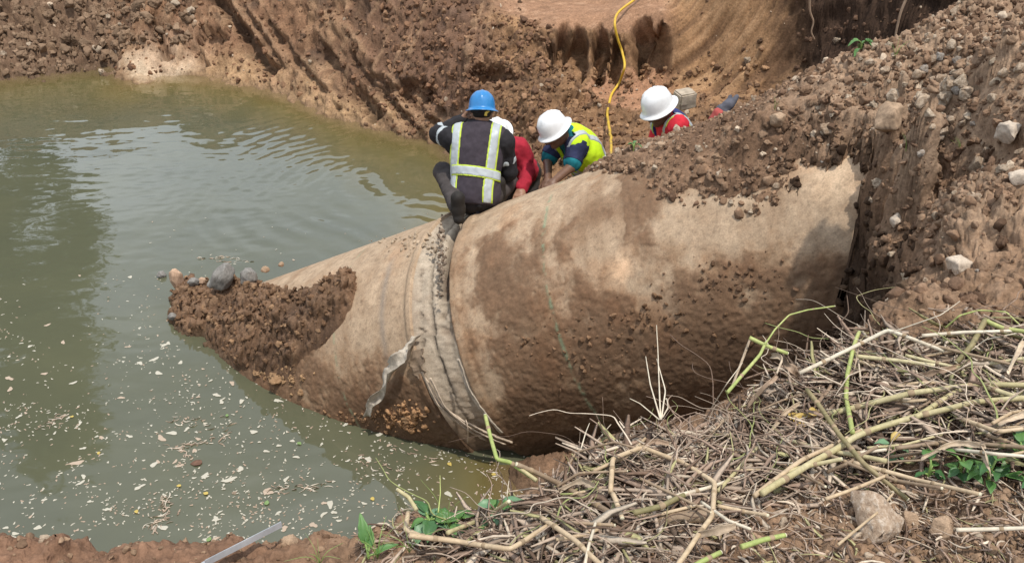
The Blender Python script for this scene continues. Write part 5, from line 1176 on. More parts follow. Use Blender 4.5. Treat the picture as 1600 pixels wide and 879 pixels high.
for k, (px, py, mt, s, lab) in enumerate([(316, 722, m_flk, .045, 'dark brown dead leaf floating left of centre in the foam'), (283, 758, m_yl, .018, 'orange yellow leaf left of the pale floating twigs'), (325, 771, m_yl, .022, 'bright yellow leaf floating right of the pale twigs'), (212, 796, m_yl, .018, 'small yellow leaf floating near the bottom bank'), (416, 788, m_gl2, .024, 'green leaf floating right of the yellow leaf'), (325, 845, m_gl2, .022, 'green leaf floating close to the bottom bank'), (465, 690, m_gl2, .022, 'tiny green leaf floating near the pipe mud'), (700, 722, m_yl, .022, 'yellow leaf floating below the pipe joint'), (775, 741, m_yl, .02, 'yellow leaf floating below the bent green stalk'), (580, 776, m_yl, .02, 'yellow leaf floating near the bank stalks'), (370, 555, m_flk, .04, 'tan leaf floating beside the mud pile'), (115, 650, m_yl, .016, 'small yellow leaf on the left part of the pond'), (155, 705, m_yl, .016, 'pale yellow leaf below the floating bark strip'), (355, 650, m_gl2, .018, 'thin green leaf among the floating straw')]):
    V, F = leaf_np(s * 2, s * .75, 840 + k, .1, .02); o = link('floating_leaf', np_mesh('floating_leaf', V, F), mt if k else plain_mat('dead leaf', (.13, .07, .045), .7, .3, .3, 30, .3)); o.location = W(px, py, .008); o.rotation_euler = (0, 0, rnd(0, 6.28)); tag(o, lab, 'leaf', 'leaves floating on the pond')
# tree on the far bank, beyond the top of the picture, that the pond mirrors
def tree(x, y, z0, hgt, rad, seed, label, nleaf=19000):
    rs = np.random.RandomState(seed); root = tag(empty('tree', (x, y, z0)), label, 'tree', 'trees mirrored in the pond')
    C = catmull([(0, 0, -.3), (.1, .05, hgt * .3), (-.05, .1, hgt * .6), (.05, 0, hgt * .95)], 24); V, F = tube_np(C, np.linspace(.2, .03, 24), 10)
    tr = Acc(); tr.add(V, F, (.16, .12, .09)); lv = Acc(); clumps = []
    for k in range(46):
        t = rs.uniform(.12, 1); j = int(t * 23); a = rs.uniform(0, 6.28); rr = rad * (1.05 - t) ** 1.0 * rs.uniform(.35, 1.05) + .25
        e = C[j] + np.array([rr * math.cos(a), rr * math.sin(a), rs.uniform(.1, .9)]); V, F = tube_np(catmull([C[j], (C[j] + e) / 2 + np.array([0, 0, .15]), e], 8), np.linspace(.05, .012, 8), 6); tr.add(V, F, (.16, .12, .09)); clumps.append((e, rs.uniform(.5, .95)))
    link('trunk', tr.mesh('trunk'), vcol_mat('bark', .9, .2), root)
    n = nleaf; ci = rs.randint(0, len(clumps), n); cen = np.array([clumps[i][0] for i in ci]); cr = np.array([clumps[i][1] for i in ci])
    off = rs.normal(size=(n, 3)) * .42; P = cen + off * cr[:, None]
    a = rs.normal(size=(n, 3)); a /= np.linalg.norm(a, axis=1)[:, None]; b_ = np.cross(a, rs.normal(size=(n, 3))); b_ /= np.linalg.norm(b_, axis=1)[:, None]
    s = rs.uniform(.08, .15, n)[:, None]; V = np.stack([P - a * s, P + b_ * s * .5, P + a * s, P - b_ * s * .5], 1).reshape(-1, 3); F = np.arange(4 * n).reshape(n, 4)
    base = np.array([.055, .085, .022]) * rs.uniform(.6, 1.5, (n, 1)); link('crown', np_mesh('crown', V, F, np.repeat(base, 4, 0)), vcol_mat('foliage', .6, .3, bstr=0), root, smooth=False)
tree(-12.2, 18.6, 2.6, 9.2, 2.3, 5, 'tall tree on the far bank whose reflection darkens the left of the pond')
tree(-15.4, 18.8, 2.6, 6.5, 2.6, 6, 'lower bushy tree left of the tall one on the far bank', 14000)
# ------------------------------------------------------------------ workers
def nrm(v): v = np.asarray(v, float); return v / np.linalg.norm(v)
SK = {}
def skin_mat(c):
    m, nt, b = mat('skin'); n = noise_node(nt, 22, 4); r = ramp(nt, n.outputs[0], [(.3, tuple(x * .85 for x in c)), (.7, tuple(x * 1.12 for x in c))])
    nt.links.new(r.outputs[0], b.inputs['Base Color']); b.inputs['Roughness'].default_value = .5; b.inputs['Specular IOR Level'].default_value = .4; return m
m_skin = skin_mat((.30, .165, .105)); m_skind = skin_mat((.15, .08, .05))
m_hair = plain_mat('black hair', (.012, .010, .009), .7, .3, .3, 60, .3)
m_eye = plain_mat('eye', (.05, .04, .035), .2, .5, .1)
m_jack = cloth_mat('charcoal jacket', (.020, .018, .020), .85); m_vestd = cloth_mat('dark vest', (.045, .036, .044), .9); m_trou = cloth_mat('grey brown trousers', (.060, .050, .047), .9)
m_boot = plain_mat('muddy boot', (.022, .018, .015), .7, .3, .4, 18, .3); m_silver = plain_mat('reflective tape', (.40, .43, .44), .45, .5, .08, 20, .1); m_lime = cloth_mat('lime edging', (.46, .56, .07), .7, .1)
m_red = cloth_mat('crimson shirt', (.34, .018, .035), .85); m_hiv = cloth_mat('lime hi-vis vest', (.52, .75, .02), .7, .12); m_navy = cloth_mat('navy cloth', (.022, .026, .065), .85); m_teal = cloth_mat('teal polo', (.01, .14, .17), .85); m_navyv = cloth_mat('navy vest', (.03, .04, .14), .85); m_redb = cloth_mat('bright red shirt', (.52, .025, .04), .85); m_check = cloth_mat('blue checked shirt', (.06, .07, .12), .85, .5, 60)
def hat_mat(name, c):
    m, nt, b = mat(name); n = noise_node(nt, 9, 5, .7); r = ramp(nt, n.outputs[0], [(.25, tuple(x * .80 for x in c)), (.55, c), (.66, c), (.74, tuple(.6 * x + .4 * y for x, y in zip(c, (.30, .20, .12))))]); nt.links.new(r.outputs[0], b.inputs['Base Color'])
    b.inputs['Roughness'].default_value = .32; b.inputs['Coat Weight'].default_value = .25; return m
m_hatw = hat_mat('white hard hat', (.80, .80, .79)); m_hatb = hat_mat('blue hard hat', (.025, .20, .48)); m_band = plain_mat('hat band', (.02, .02, .025), .6, .3); m_ylw = plain_mat('yellow clip', (.72, .52, .10), .5, .3); m_greyp = plain_mat('grey plastic', (.16, .20, .24), .5, .4)
def hard_hat(parent, c, f, u, mt, wl=.137, ll=.158, hh=.150, label=None):
    """dome with ridges, full brim and rolled edge"""
    f = nrm(f); u = nrm(np.asarray(u) - f * (np.asarray(u) @ f)); l = np.cross(u, f)
    prof = [(0, 1.0), (.12, .992), (.25, .965), (.38, .915), (.5, .84), (.6, .745), (.68, .63), (.735, .5), (.77, .35), (.79, .2), (.80, .09), (.83, .035), (.90, .0), (.97, -.035), (1.0, -.06), (1.0, -.085), (.96, -.075), (.88, -.035), (.80, -.02), (.76, .08), (.74, .3), (.66, .55), (.45, .82), (.0, .93)]
    n = 56; ph = np.linspace(0, 2 * np.pi, n, endpoint=False); V = []
    for k, (r, z) in enumerate(prof):
        x = np.cos(ph) * r * wl; y = np.sin(ph) * r * ll; zz = np.full(n, z * hh)
        if 0 < k < 11:
            rib = np.exp(-(x / .012) ** 2) * (np.abs(y) < ll * .72) + .8 * np.exp(-((np.abs(x) - .042) / .008) ** 2) * (np.abs(y) < ll * .5); g = .0055 * rib
            x, y, zz = x * (1 + g / .12), y * (1 + g / .12), zz + g
        if 10 < k < 18: zz = zz - .010 * np.sin(ph) - .008 * np.cos(ph) ** 2 + (.012 * np.clip(np.sin(ph), 0, 1) ** 2)
        V.append(np.asarray(c) + x[:, None] * l + y[:, None] * f + zz[:, None] * u)
    V = np.vstack(V); m = len(prof); idx = np.arange(m * n).reshape(m, n); nx = np.roll(idx, -1, 1); F = np.stack([idx[:-1], nx[:-1], nx[1:], idx[1:]], -1).reshape(-1, 4)
    V -= np.asarray(parent.location); o = link('hard_hat', np_mesh('hard_hat', V, F[:, ::-1]), mt, parent)
    if label: o['label'] = label
    # head band under the shell
    rr = []
    for z in (-.028, .005):
        rr.append(np.asarray(c) + (np.cos(ph) * wl * .68)[:, None] * l + (np.sin(ph) * ll * .70)[:, None] * f + z * u)
    V = np.vstack(rr + [np.asarray(c) + (q - np.asarray(c)) * .96 for q in rr]); a = np.arange(n); b_ = np.roll(a, -1); F = np.vstack([np.stack([a, b_, b_ + n, a + n], -1), np.stack([a + 2 * n, a + 3 * n, b_ + 3 * n, b_ + 2 * n], -1), np.stack([a, a + 2 * n, b_ + 2 * n, b_], -1), np.stack([a + n, b_ + n, b_ + 3 * n, a + 3 * n], -1)])
    link('head_band', np_mesh('head_band', V - np.asarray(parent.location), F), m_band, o)
    return o
def head_fn(c, f, u, neck):
    f = nrm(f); u = nrm(np.asarray(u) - f * (np.asarray(u) @ f)); l = np.cross(u, f); M = np.stack([l, f, u], 1); c = np.asarray(c); T = lambda a, b, d: c + a * l + b * f + d * u
    def fn(P):
        d = ell_sd(P, T(0, -.008, .03), (.074, .094, .092), M)
        d = smin(d, ell_sd(P, T(0, .022, -.045), (.058, .064, .072), M), .03)
        d = smin(d, seg_sd(P, T(0, .078, -.088), T(0, .062, -.10), .02, .02), .02)                     # chin
        d = smin(d, seg_sd(P, T(0, .088, .012), T(0, .110, -.030), .009, .014), .010)                  # nose
        for s in (-1, 1):
            d = smin(d, seg_sd(P, T(s * .012, .098, -.034), T(s * .014, .094, -.034), .009, .008), .008)
            d = smin(d, seg_sd(P, T(s * .018, .083, .028), T(s * .05, .07, .026), .011, .009), .012)   # brow
            d = smin(d, ell_sd(P, T(s * .045, .062, -.022), (.022, .018, .018), M), .015)              # cheek
            d = np.maximum(d, -(ell_sd(P, T(s * .032, .094, .006), (.016, .014, .010), M)))            # eye hollow
            d = smin(d, ell_sd(P, T(s * .077, -.008, -.012), (.010, .020, .033), M), .006)             # ear
        d = smin(d, seg_sd(P, T(-.018, .087, -.060), T(.018, .087, -.060), .007, .007), .008)          # lips
        d = smin(d, seg_sd(P, T(-.014, .085, -.072), T(.014, .085, -.072), .007, .007), .008)
        d = smin(d, seg_sd(P, T(0, -.02, -.05), neck, .056, .062), .03)
        return d
    eyes = [(T(s * .031, .080, .006), .011) for s in (-1, 1)]
    return fn, eyes, T, M
def hand_fn(w, d, pn, side=1, curl=.9, scale=1.0):
    """w wrist, d direction of the hand, pn palm normal; five fingers of different lengths"""
    d = nrm(d); pn = nrm(np.asarray(pn) - d * (np.asarray(pn) @ d)); l = np.cross(d, pn) * side; w = np.asarray(w); s = scale
    B = lambda a, b, c: w + (a * d + b * l + c * pn) * s
    segs = []
    for k, (off, L) in enumerate(((-.030, .070), (-.010, .080), (.011, .075), (.031, .058))):
        base = B(.085, off, 0); ang = 0; p = base
        for j, fr in enumerate((.45, .32, .25)):
            ang += curl * (.35 + .25 * j); q = p + (math.cos(ang) * d + math.sin(ang) * pn + off * 1.2 * l) * L * fr * s; segs.append((p, q, .0092 * s - .0007 * j, .0088 * s - .0007 * j)); p = q
    t0, t1, t2 = B(.028, -.034, .004), B(.062, -.060, .016), B(.090, -.060, .034); segs += [(t0, t1, .014 * s, .011 * s), (t1, t2, .011 * s, .009 * s)]
    palm = [(B(.0, 0, 0), B(.03, 0, 0), .026 * s, .03 * s)]
    def fn(P):
        dd = sblend([seg_sd(P, B(.02, o, 0), B(.085, o * 1.1, 0), .016 * s, .0135 * s) for o in (-.026, -.009, .009, .026)], .012)
        dd = smin(dd, seg_sd(P, *palm[0]), .02); ff = seg_sd(P, *segs[0])
        for g in segs[1:]: ff = np.minimum(ff, seg_sd(P, *g))
        return smin(dd, ff, .006)
    return fn
def frame3(lat, up):
    up = nrm(up); lat = nrm(np.asarray(lat) - up * (np.asarray(lat) @ up)); dep = np.cross(up, lat); return lat, dep, up
def mesh_part(name, fn, pts, pad, h, mt, parent, shade=True, org=None):
    pts = np.asarray(pts); V, F = surf_net(fn, pts.min(0) - pad, pts.max(0) + pad, h)
    root = parent
    while root.parent is not None: root = root.parent
    return link(name, np_mesh(name, V - np.asarray(root.location), F), mt, parent)
def folds(P, a=.006, s=9, seed=0, st=(1, 1, .55)):
    return a * fbm(P * np.asarray(st), s, 3, .5, seed=seed, ridged=True) + a * .6 * fbm(P, s * 2.4, 2, seed=seed + 3)
def torso_fn(hip, chest, neck, lat, infl=0.0, sh=None, w=1.0):
    up = nrm(np.asarray(chest) - np.asarray(hip)); l, dp, u = frame3(lat, up); M = np.stack([l, dp, u], 1); hip, chest, neck = map(np.asarray, (hip, chest, neck)); mid = (hip + chest) / 2
    def fn(P):
        d = sblend([ell_sd(P, hip, ((.175 + infl) * w, .135 + infl, .15 + infl), M), ell_sd(P, mid, ((.165 + infl) * w, .125 + infl, .19 + infl), M), ell_sd(P, chest, ((.195 + infl) * w, .13 + infl, .18 + infl), M)], .07)
        if sh is not None:
            for s in sh: d = smin(d, seg_sd(P, chest + (neck - chest) * .65, s, .075 + infl, .07 + infl), .05)
        return d
    return fn, (l, dp, u)
def limb(pts, rad, k=.03):
    def fn(P):
        d = seg_sd(P, pts[0], pts[1], rad[0], rad[1])
        for i in range(1, len(pts) - 1): d = smin(d, seg_sd(P, pts[i], pts[i + 1], rad[i], rad[i + 1]), k)
        return d
    return fn
def boot_fn(ankle, toe, up):
    ankle, toe = np.asarray(ankle), np.asarray(toe); u = nrm(up); f = nrm(toe - ankle - u * ((toe - ankle) @ u)); b0 = ankle - u * .065
    def fn(P):
        d = sblend([seg_sd(P, ankle + u * .10, ankle, .056, .052), seg_sd(P, b0 - f * .03, b0 + f * .16, .043, .042), seg_sd(P, ankle, b0 + f * .10, .05, .042)], .03)
        return np.maximum(d, -((P - b0) @ u) - .038)
    return fn
def person(name_label, J, spec, group='workers at the broken pipe'):
    root = tag(empty('person', J['root']), name_label, 'person', group); h = .0085
    tf, (l, dp, u) = torso_fn(J['hip'], J['chest'], J['neck'], J['lat'], 0, [J['shL'], J['shR']], spec.get('w', 1))
    hf, eyes, T, Mh = head_fn(J['head'], J['f'], J['u'], J['neck'])
    arms = [limb([J['sh' + s], J['el' + s], J['wr' + s]], (.055, .043, .030)) for s in 'LR']
    legs = [limb([J['hp' + s], J['kn' + s], J['an' + s]], (.085, .058, .042)) for s in 'LR']
    hands = [hand_fn(J['wr' + s], J['hd' + s], J['pn' + s], 1 if s == 'R' else -1, J.get('curl', .8)) for s in 'LR']
    def body(P):
        d = sblend([tf(P) + .02] + [a(P) for a in arms] + [g(P) for g in legs], .04)
        d = smin(d, hf(P), .02)
        for q in hands: d = smin(d, q(P), .012)
        return d
    allp = [J[k] for k in ('hip', 'chest', 'neck', 'head', 'shL', 'shR', 'elL', 'elR', 'wrL', 'wrR', 'knL', 'knR', 'anL', 'anR')]
    bo = mesh_part('body', body, allp, .2, .0068, spec['skin'], root)
    for c, r in eyes:
        V, F = _ICO[2]; link('eye', np_mesh('eye', V * r + c - np.asarray(J['root']), F), m_eye, root)
    # hair under the hat
    hc = np.asarray(J['head']); lh, fh, uh = Mh.T
    def hair(P):
        d = ell_sd(P, hc + .032 * uh - .014 * fh, (.080, .096, .092), Mh); q = P - hc
        return np.maximum(d, np.maximum(q @ fh - .035 - .4 * np.clip(q @ uh, 0, .2), -(q @ uh) - .045 + .25 * np.clip(q @ fh, -.1, .2)))
    mesh_part('hair', hair, [hc], .16, .008, m_hair, root)
    hat = hard_hat(root, hc + .040 * uh - .004 * fh, J['hf'] if 'hf' in J else J['f'], J['hu'] if 'hu' in J else J['u'], spec['hat'], **spec.get('hatdim', {}))
    # trousers and boots
    tl = [limb([J['hp' + s], J['kn' + s], np.asarray(J['an' + s]) + .04 * nrm(np.asarray(J['kn' + s]) - np.asarray(J['an' + s]))], (.108, .080, .066), .03) for s in 'LR']
    hl, hd_, hu = frame3(J['lat'], np.asarray(J['chest']) - np.asarray(J['hip'])); Mp = np.stack([hl, hd_, hu], 1)
    def trou(P): return sblend([ell_sd(P, J['hip'], (.185, .150, .14), Mp), tl[0](P), tl[1](P)], .06) + folds(P, .007, 8, 41)
    mesh_part('trousers', trou, [J[k] for k in ('hip', 'hpL', 'hpR', 'knL', 'knR', 'anL', 'anR')], .2, h, spec['trousers'], root)
    for s in 'LR': mesh_part('boot', boot_fn(J['an' + s], J['to' + s], J.get('fu', (0, 0, 1))), [J['an' + s], J['to' + s]], .16, .008, m_boot, root)
    return root, dict(tf=tf, l=l, dp=dp, u=u, hf=hf, hat=hat, hc=hc, Mh=Mh)
def upper(name, J, spec, root, infl, sleeve, mt, seed=1, hem=.16, fold=.013, collar=True):
    """jacket or shirt: torso plus sleeves down to a given share of the forearm (1 = wrist)"""
    tf, (l, dp, u) = torso_fn(J['hip'], J['chest'], J['neck'], J['lat'], infl, [J['shL'], J['shR']], spec.get('w', 1)); hip = np.asarray(J['hip'])
    sl = []
    for s in 'LR':
        sh, el, wr = (np.asarray(J[k + s]) for k in ('sh', 'el', 'wr'))
        if sleeve >= .5: sl.append(limb([sh, el, el + (wr - el) * (sleeve - .5) * 2], (.066 + infl * .8, .054 + infl * .8, .043 + infl * .7)))
        else: sl.append(limb([sh, sh + (el - sh) * sleeve * 2], (.068 + infl, .064 + infl)))
    def fn(P):
        d = sblend([tf(P)] + [a(P) for a in sl], .05)
        if collar: d = smin(d, seg_sd(P, np.asarray(J['neck']) - .03 * u, np.asarray(J['neck']) + .025 * u, .072, .066), .03)
        d = d + folds(P, fold, 8, seed)
        return np.maximum(d, -((P - hip) @ u) - hem)
    pts = [J[k] for k in ('hip', 'chest', 'neck', 'shL', 'shR', 'elL', 'elR', 'wrL', 'wrR')]
    return mesh_part(name, fn, pts, .2, .0085, mt, root), fn
def tape(name, fn, slab, J, mt, parent, out=.006, h=.007, pts=None):
    g = lambda P: np.maximum(fn(P) - out, slab(P))
    return mesh_part(name, g, pts if pts is not None else [J['hip'], J['chest'], J['shL'], J['shR']], .18, h, mt, parent)
def lerp(a, b, t): return np.asarray(a) + (np.asarray(b) - np.asarray(a)) * t

# --- the worker in the blue hat, crouched on the joint with his back to us
Y0 = 6.62
J = dict(hip=WY(743, 303, Y0), chest=WY(746, 232, Y0 + .20), neck=WY(750, 199, Y0 + .28), head=WY(753, 178, Y0 + .33), lat=(1, -.04, -.03),
         shL=WY(708, 217, Y0 + .26), shR=WY(786, 222, Y0 + .22), elL=WY(684, 210, Y0 + .42), elR=WY(795, 268, Y0 + .22), wrL=WY(723, 188, Y0 + .47), wrR=WY(786, 290, Y0 + .46),
         hdL=(.55, .0, .8), pnL=(.7, -.5, -.3), hdR=(-.45, .6, -.5), pnR=(0, -.3, -.9), f=(.02, .95, -.30), u=(.02, .30, .95),
         hpL=WY(722, 306, Y0 + .04), hpR=WY(766, 306, Y0 + .04), knL=WY(692, 268, Y0 + .42), knR=WY(794, 284, Y0 + .42), anL=WY(710, 338, Y0 + .0), anR=WY(778, 320, Y0 + .30), toL=WY(700, 344, Y0 + .25), toR=WY(785, 322, Y0 + .55))
ft = hit_pipe(716, 350, True)[0]; J['anL'] = ft + np.array([.0, .05, .10]); J['toL'] = J['anL'] + np.array([-.03, .24, -.04]); J['root'] = ft
J['anR'] = on_pipe(.12, 100) + np.array([.1, .12, .08]); J['toR'] = J['anR'] + np.array([.05, .24, -.06])
S1 = dict(skin=m_skin, hat=m_hatb, trousers=m_trou, w=1.0, hatdim=dict(wl=.136, ll=.150, hh=.150))
r1, B1 = person('worker in blue hard hat and dark jacket crouching on the pipe joint, seen from behind', J, S1)
jk, jfn = upper('jacket', J, S1, r1, .028, 1.0, m_jack, 11, hem=.20)
l, dp, u = B1['l'], B1['dp'], B1['u']; ch = np.asarray(J['chest']); hp_ = np.asarray(J['hip'])
tfv, _ = torso_fn(J['hip'], J['chest'], J['neck'], J['lat'], .036, [lerp(J['neck'], J['shL'], .72), lerp(J['neck'], J['shR'], .72)], 1.0)
vfn = lambda P: np.maximum(np.maximum(np.minimum(tfv(P), 9) + folds(P, .008, 8, 11), -((P - hp_) @ u) - .10), np.abs((P - ch) @ l) - .225)
mesh_part('vest', vfn, [J['hip'], J['chest'], J['shL'], J['shR']], .18, .008, m_vestd, r1)
hood = lambda P: sblend([ell_sd(P, np.asarray(J['neck']) - .045 * dp - .035 * u, (.095, .062, .062), np.stack([l, dp, u], 1)), seg_sd(P, np.asarray(J['neck']) + .07 * l + .02 * u, np.asarray(J['neck']) - .07 * l + .02 * u, .05, .05)], .04) + folds(P, .009, 14, 17)
mesh_part('hood', hood, [J['neck']], .16, .008, m_jack, jk)
back = lambda P: (P - ch) @ dp - .02            # keep only the side of the back (dp points forward when lat is to the right)
sgn = 1 if (dp @ np.array([0, 1.0, 0])) > 0 else -1
xl = lambda P: (P - ch) @ l; vu = lambda P: (P - ch) @ u
ofn = lambda P: np.minimum(vfn(P), jfn(P))
def vband(c0, c1, w): return lambda P: np.maximum(np.maximum(np.abs(xl(P) - (c0 + (c1 - c0) * np.clip((.2 - vu(P)) / .55, 0, 1))) - w, sgn * ((P - ch) @ dp) - .01), np.maximum(vu(P) - .215, -vu(P) - .46))
def hband(v0, tl_, w): return lambda P: np.maximum(np.maximum(np.abs(vu(P) - v0 + tl_ * xl(P)) - w, sgn * ((P - ch) @ dp) - .03), np.abs(xl(P)) - .20)
for c0, c1 in ((-.165, -.19), (.155, .105)):
    e_ = tape('strap_edging', vfn, vband(c0, c1, .043), J, m_lime, jk, .004)
    tape('reflective_strap', vfn, vband(c0, c1, .031), J, m_silver, jk, .0075)
tape('strap_edging', vfn, hband(-.215, .10, .045), J, m_lime, jk, .010)
tape('reflective_strap', vfn, hband(-.215, .10, .034), J, m_silver, jk, .0135)
for s, t0 in (('L', .55), ('R', .62), ('L', 1.25)):
    sh, el, wr = (np.asarray(J[k + s]) for k in ('sh', 'el', 'wr')); a, b_ = (sh, el) if t0 < 1 else (el, wr); tt = t0 % 1 if t0 > 1 else t0; c_ = lerp(a, b_, tt); ax = nrm(b_ - a)
    tape('sleeve_band', jfn, (lambda c_, ax: lambda P: np.maximum(np.abs((P - c_) @ ax) - .02, np.linalg.norm(P - c_, axis=1) - .085))(c_, ax), J, m_silver, jk, .006, pts=[c_])
shirt = lambda P: np.maximum(torso_fn(J['hip'], J['chest'], J['neck'], J['lat'], .020)[0](P), np.maximum((P - hp_) @ u + .15, -((P - hp_) @ u) - .20))
mesh_part('shirt_tail', shirt, [J['hip']], .26, .009, m_check, r1)
hc, Mh = B1['hc'], B1['Mh']
for a, dz in ((-.06, .0),):
    V, F = tube_np(np.array([hc + Mh @ np.array([a, -.088, .03]), hc + Mh @ np.array([a + .022, -.100, .012]), hc + Mh @ np.array([a + .025, -.098, -.012])]), .012, 8); link('band_clip', np_mesh('band_clip', V - J['root'], F), m_ylw, B1['hat'])

# --- the worker in red behind him, leaning over the pipe from the far side
Y2 = 7.30
J = dict(hip=WY(812, 262, Y2 + .45), chest=WY(797, 240, Y2 + .10), neck=WY(786, 224, Y2 - .06), head=WY(779, 214, Y2 - .14), lat=(-.85, .45, .05),
         shR=WY(768, 232, Y2 + .0), shL=WY(810, 232, Y2 + .0), elR=WY(770, 268, Y2 - .18), elL=WY(824, 268, Y2 - .08), wrR=WY(778, 292, Y2 - .42), wrL=WY(815, 296, Y2 - .36),
         hdL=(-.35, -.75, -.35), pnL=(0, .2, -.95), hdR=(.1, -.9, -.3), pnR=(0, .2, -.95), f=(-.35, -.72, -.6), u=(-.25, -.45, .85),
         hpL=WY(828, 268, Y2 + .48), hpR=WY(800, 266, Y2 + .5), knL=(.15, Y2 + .40, .75), knR=(-.1, Y2 + .42, .72), anL=(.2, Y2 + .62, .28), anR=(-.1, Y2 + .66, .2))
for s in 'LR':
    q = gdrop(J['an' + s][0], J['an' + s][1])[0]; J['an' + s] = np.array([J['an' + s][0], J['an' + s][1], q[2] + .10]); J['to' + s] = J['an' + s] + np.array([-.06, -.24, -.03])
J['root'] = J['anL'] - np.array([0, 0, .1])
S2 = dict(skin=m_skin, hat=m_hatw, trousers=m_trou, hatdim=dict(wl=.135, ll=.150, hh=.150))
r2, B2 = person('worker in crimson jacket and white hat half hidden behind the one in the blue hat', J, S2)
upper('jacket', J, S2, r2, .022, .97, m_red, 21)
hc, Mh = B2['hc'], B2['Mh']
V, F = tube_np(catmull([hc + Mh @ np.array([-.115, .02, .055]), hc + Mh @ np.array([-.128, -.02, .01]), hc + Mh @ np.array([-.115, -.02, -.04])], 8), .024, 10); link('ear_muff', np_mesh('ear_muff', V - J['root'], F), m_greyp, B2['hat'])

# --- the worker in the lime vest
Y3 = 7.15
J = dict(hip=WY(930, 274, Y3 + .34), chest=WY(906, 232, Y3 + .12), neck=WY(888, 209, Y3 + .0), head=WY(869, 208, Y3 - .08), lat=(.40, -.90, .05),
         shL=WY(901, 224, Y3 - .08), shR=WY(874, 216, Y3 + .22), elL=WY(893, 260, Y3 - .22), elR=WY(856, 250, Y3 + .14), wrL=WY(866, 283, Y3 - .42), wrR=WY(856, 282, Y3 - .20),
         hdL=(-.6, -.55, -.3), pnL=(.1, .2, -.95), hdR=(-.2, -.8, -.4), pnR=(.1, .3, -.9), f=(-.80, -.28, -.50), u=(-.46, -.12, .88),
         hpL=WY(925, 272, Y3 + .32), hpR=WY(928, 266, Y3 + .50), knL=(.75, Y3 + .40, .95), knR=(.82, Y3 + .58, .95), anL=(.85, Y3 + .62, .4), anR=(.95, Y3 + .72, .4))
for s in 'LR':
    q = gdrop(J['an' + s][0], J['an' + s][1])[0]; J['an' + s] = np.array([J['an' + s][0], J['an' + s][1], q[2] + .10]); J['to' + s] = J['an' + s] + np.array([-.2, -.12, -.03])
J['root'] = J['anL'] - np.array([0, 0, .1])
S3 = dict(skin=m_skind, hat=m_hatw, trousers=m_navy, w=1.12, hatdim=dict(wl=.138, ll=.165, hh=.165))
r3, B3 = person('worker in lime vest over navy and teal polo, white hat, bending over the pipe', J, S3)
po, pfn = upper('polo_shirt', J, S3, r3, .016, .42, m_teal, 31)
for s in 'LR':
    sh, el = np.asarray(J['sh' + s]), np.asarray(J['el' + s]); ax = nrm(el - sh); c_ = lerp(sh, el, .33)
    tape('sleeve', pfn, (lambda c_, ax: lambda P: np.maximum(np.abs((P - c_) @ ax) - .098, np.linalg.norm(P - c_, axis=1) - .14))(c_, ax), J, m_navy, po, .004, pts=[c_])
l, dp, u = B3['l'], B3['dp'], B3['u']; ch = np.asarray(J['chest']); hp_ = np.asarray(J['hip']); armv = [limb([lerp(J['sh' + s], J['el' + s], .34), np.asarray(J['el' + s])], (.074, .07)) for s in 'LR']
tv, _ = torso_fn(J['hip'], J['chest'], J['neck'], J['lat'], .046, [lerp(J['neck'], J['shL'], .88), lerp(J['neck'], J['shR'], .88)])
fr = 1 if dp @ np.asarray(J['f']) > 0 else -1
def v3(P):
    d = tv(P) + folds(P, .007, 9, 33); d = np.maximum(d, -np.minimum(armv[0](P), armv[1](P)))
    q = P - ch; neckhole = np.maximum(np.abs(q @ l) - .035 - .30 * np.clip(q @ u, 0, .3), -fr * (q @ dp) + .0)
    return np.maximum(np.maximum(d, -neckhole), -((P - hp_) @ u) - .14)
vs_ = mesh_part('vest', v3, [J['hip'], J['chest'], J['shL'], J['shR']], .2, .0075, m_hiv, r3)
xl3 = lambda P: (P - ch) @ l; vu3 = lambda P: (P - ch) @ u
for c0 in (-.115, .115): tape('reflective_strap', v3, (lambda c0: lambda P: np.abs(xl3(P) - c0) - .024)(c0), J, m_silver, vs_, .006)
tape('reflective_strap', v3, lambda P: np.abs(vu3(P) + .16) - .026, J, m_silver, vs_, .008)
tape('reflective_strap', v3, lambda P: np.abs(vu3(P) + .30) - .026, J, m_silver, vs_, .008)

# --- the worker in red and navy behind the ridge
Y4 = 7.05
J = dict(hip=WY(1062, 262, Y4 + .22), chest=WY(1052, 205, Y4 + .12), neck=WY(1043, 185, Y4 + .06), head=WY(1031, 174, Y4 + .0), lat=(.30, -.93, .0),
         shL=WY(1058, 197, Y4 - .08), shR=WY(1034, 193, Y4 + .24), elL=WY(1052, 252, Y4 - .1), elR=WY(1020, 240, Y4 + .2), wrL=WY(1026, 276, Y4 - .12), wrR=WY(1005, 268, Y4 + .1),
         hdL=(-.7, -.2, -.6), pnL=(-.3, .2, -.8), hdR=(-.7, -.2, -.6), pnR=(-.3, .2, -.8), f=(-.84, -.26, -.44), u=(-.40, -.10, .90), knL=None)
hx, hy = J['hip'][:2]; g0 = gdrop(hx, hy)[0][2]
J['hpL'] = J['hip'] + np.array([.02, -.09, -.05]); J['hpR'] = J['hip'] + np.array([.02, .09, -.05])
for s, dy in (('L', -.12), ('R', .14)):
    q = gdrop(hx + .1, hy + dy)[0]; J['an' + s] = np.array([hx + .1, hy + dy, q[2] + .10]); J['to' + s] = J['an' + s] + np.array([-.24, 0, -.03]); J['kn' + s] = (J['hp' + s] + J['an' + s]) / 2 + np.array([-.10, 0, 0])
J['root'] = J['anL'] - np.array([0, 0, .1])
S4 = dict(skin=m_skind, hat=m_hatw, trousers=m_navy, w=1.1, hatdim=dict(wl=.150, ll=.172, hh=.175))
r4, B4 = person('worker in red shirt and navy striped vest standing in the pit behind the ridge', J, S4)
po, pfn = upper('shirt', J, S4, r4, .014, .46, m_redb, 51)
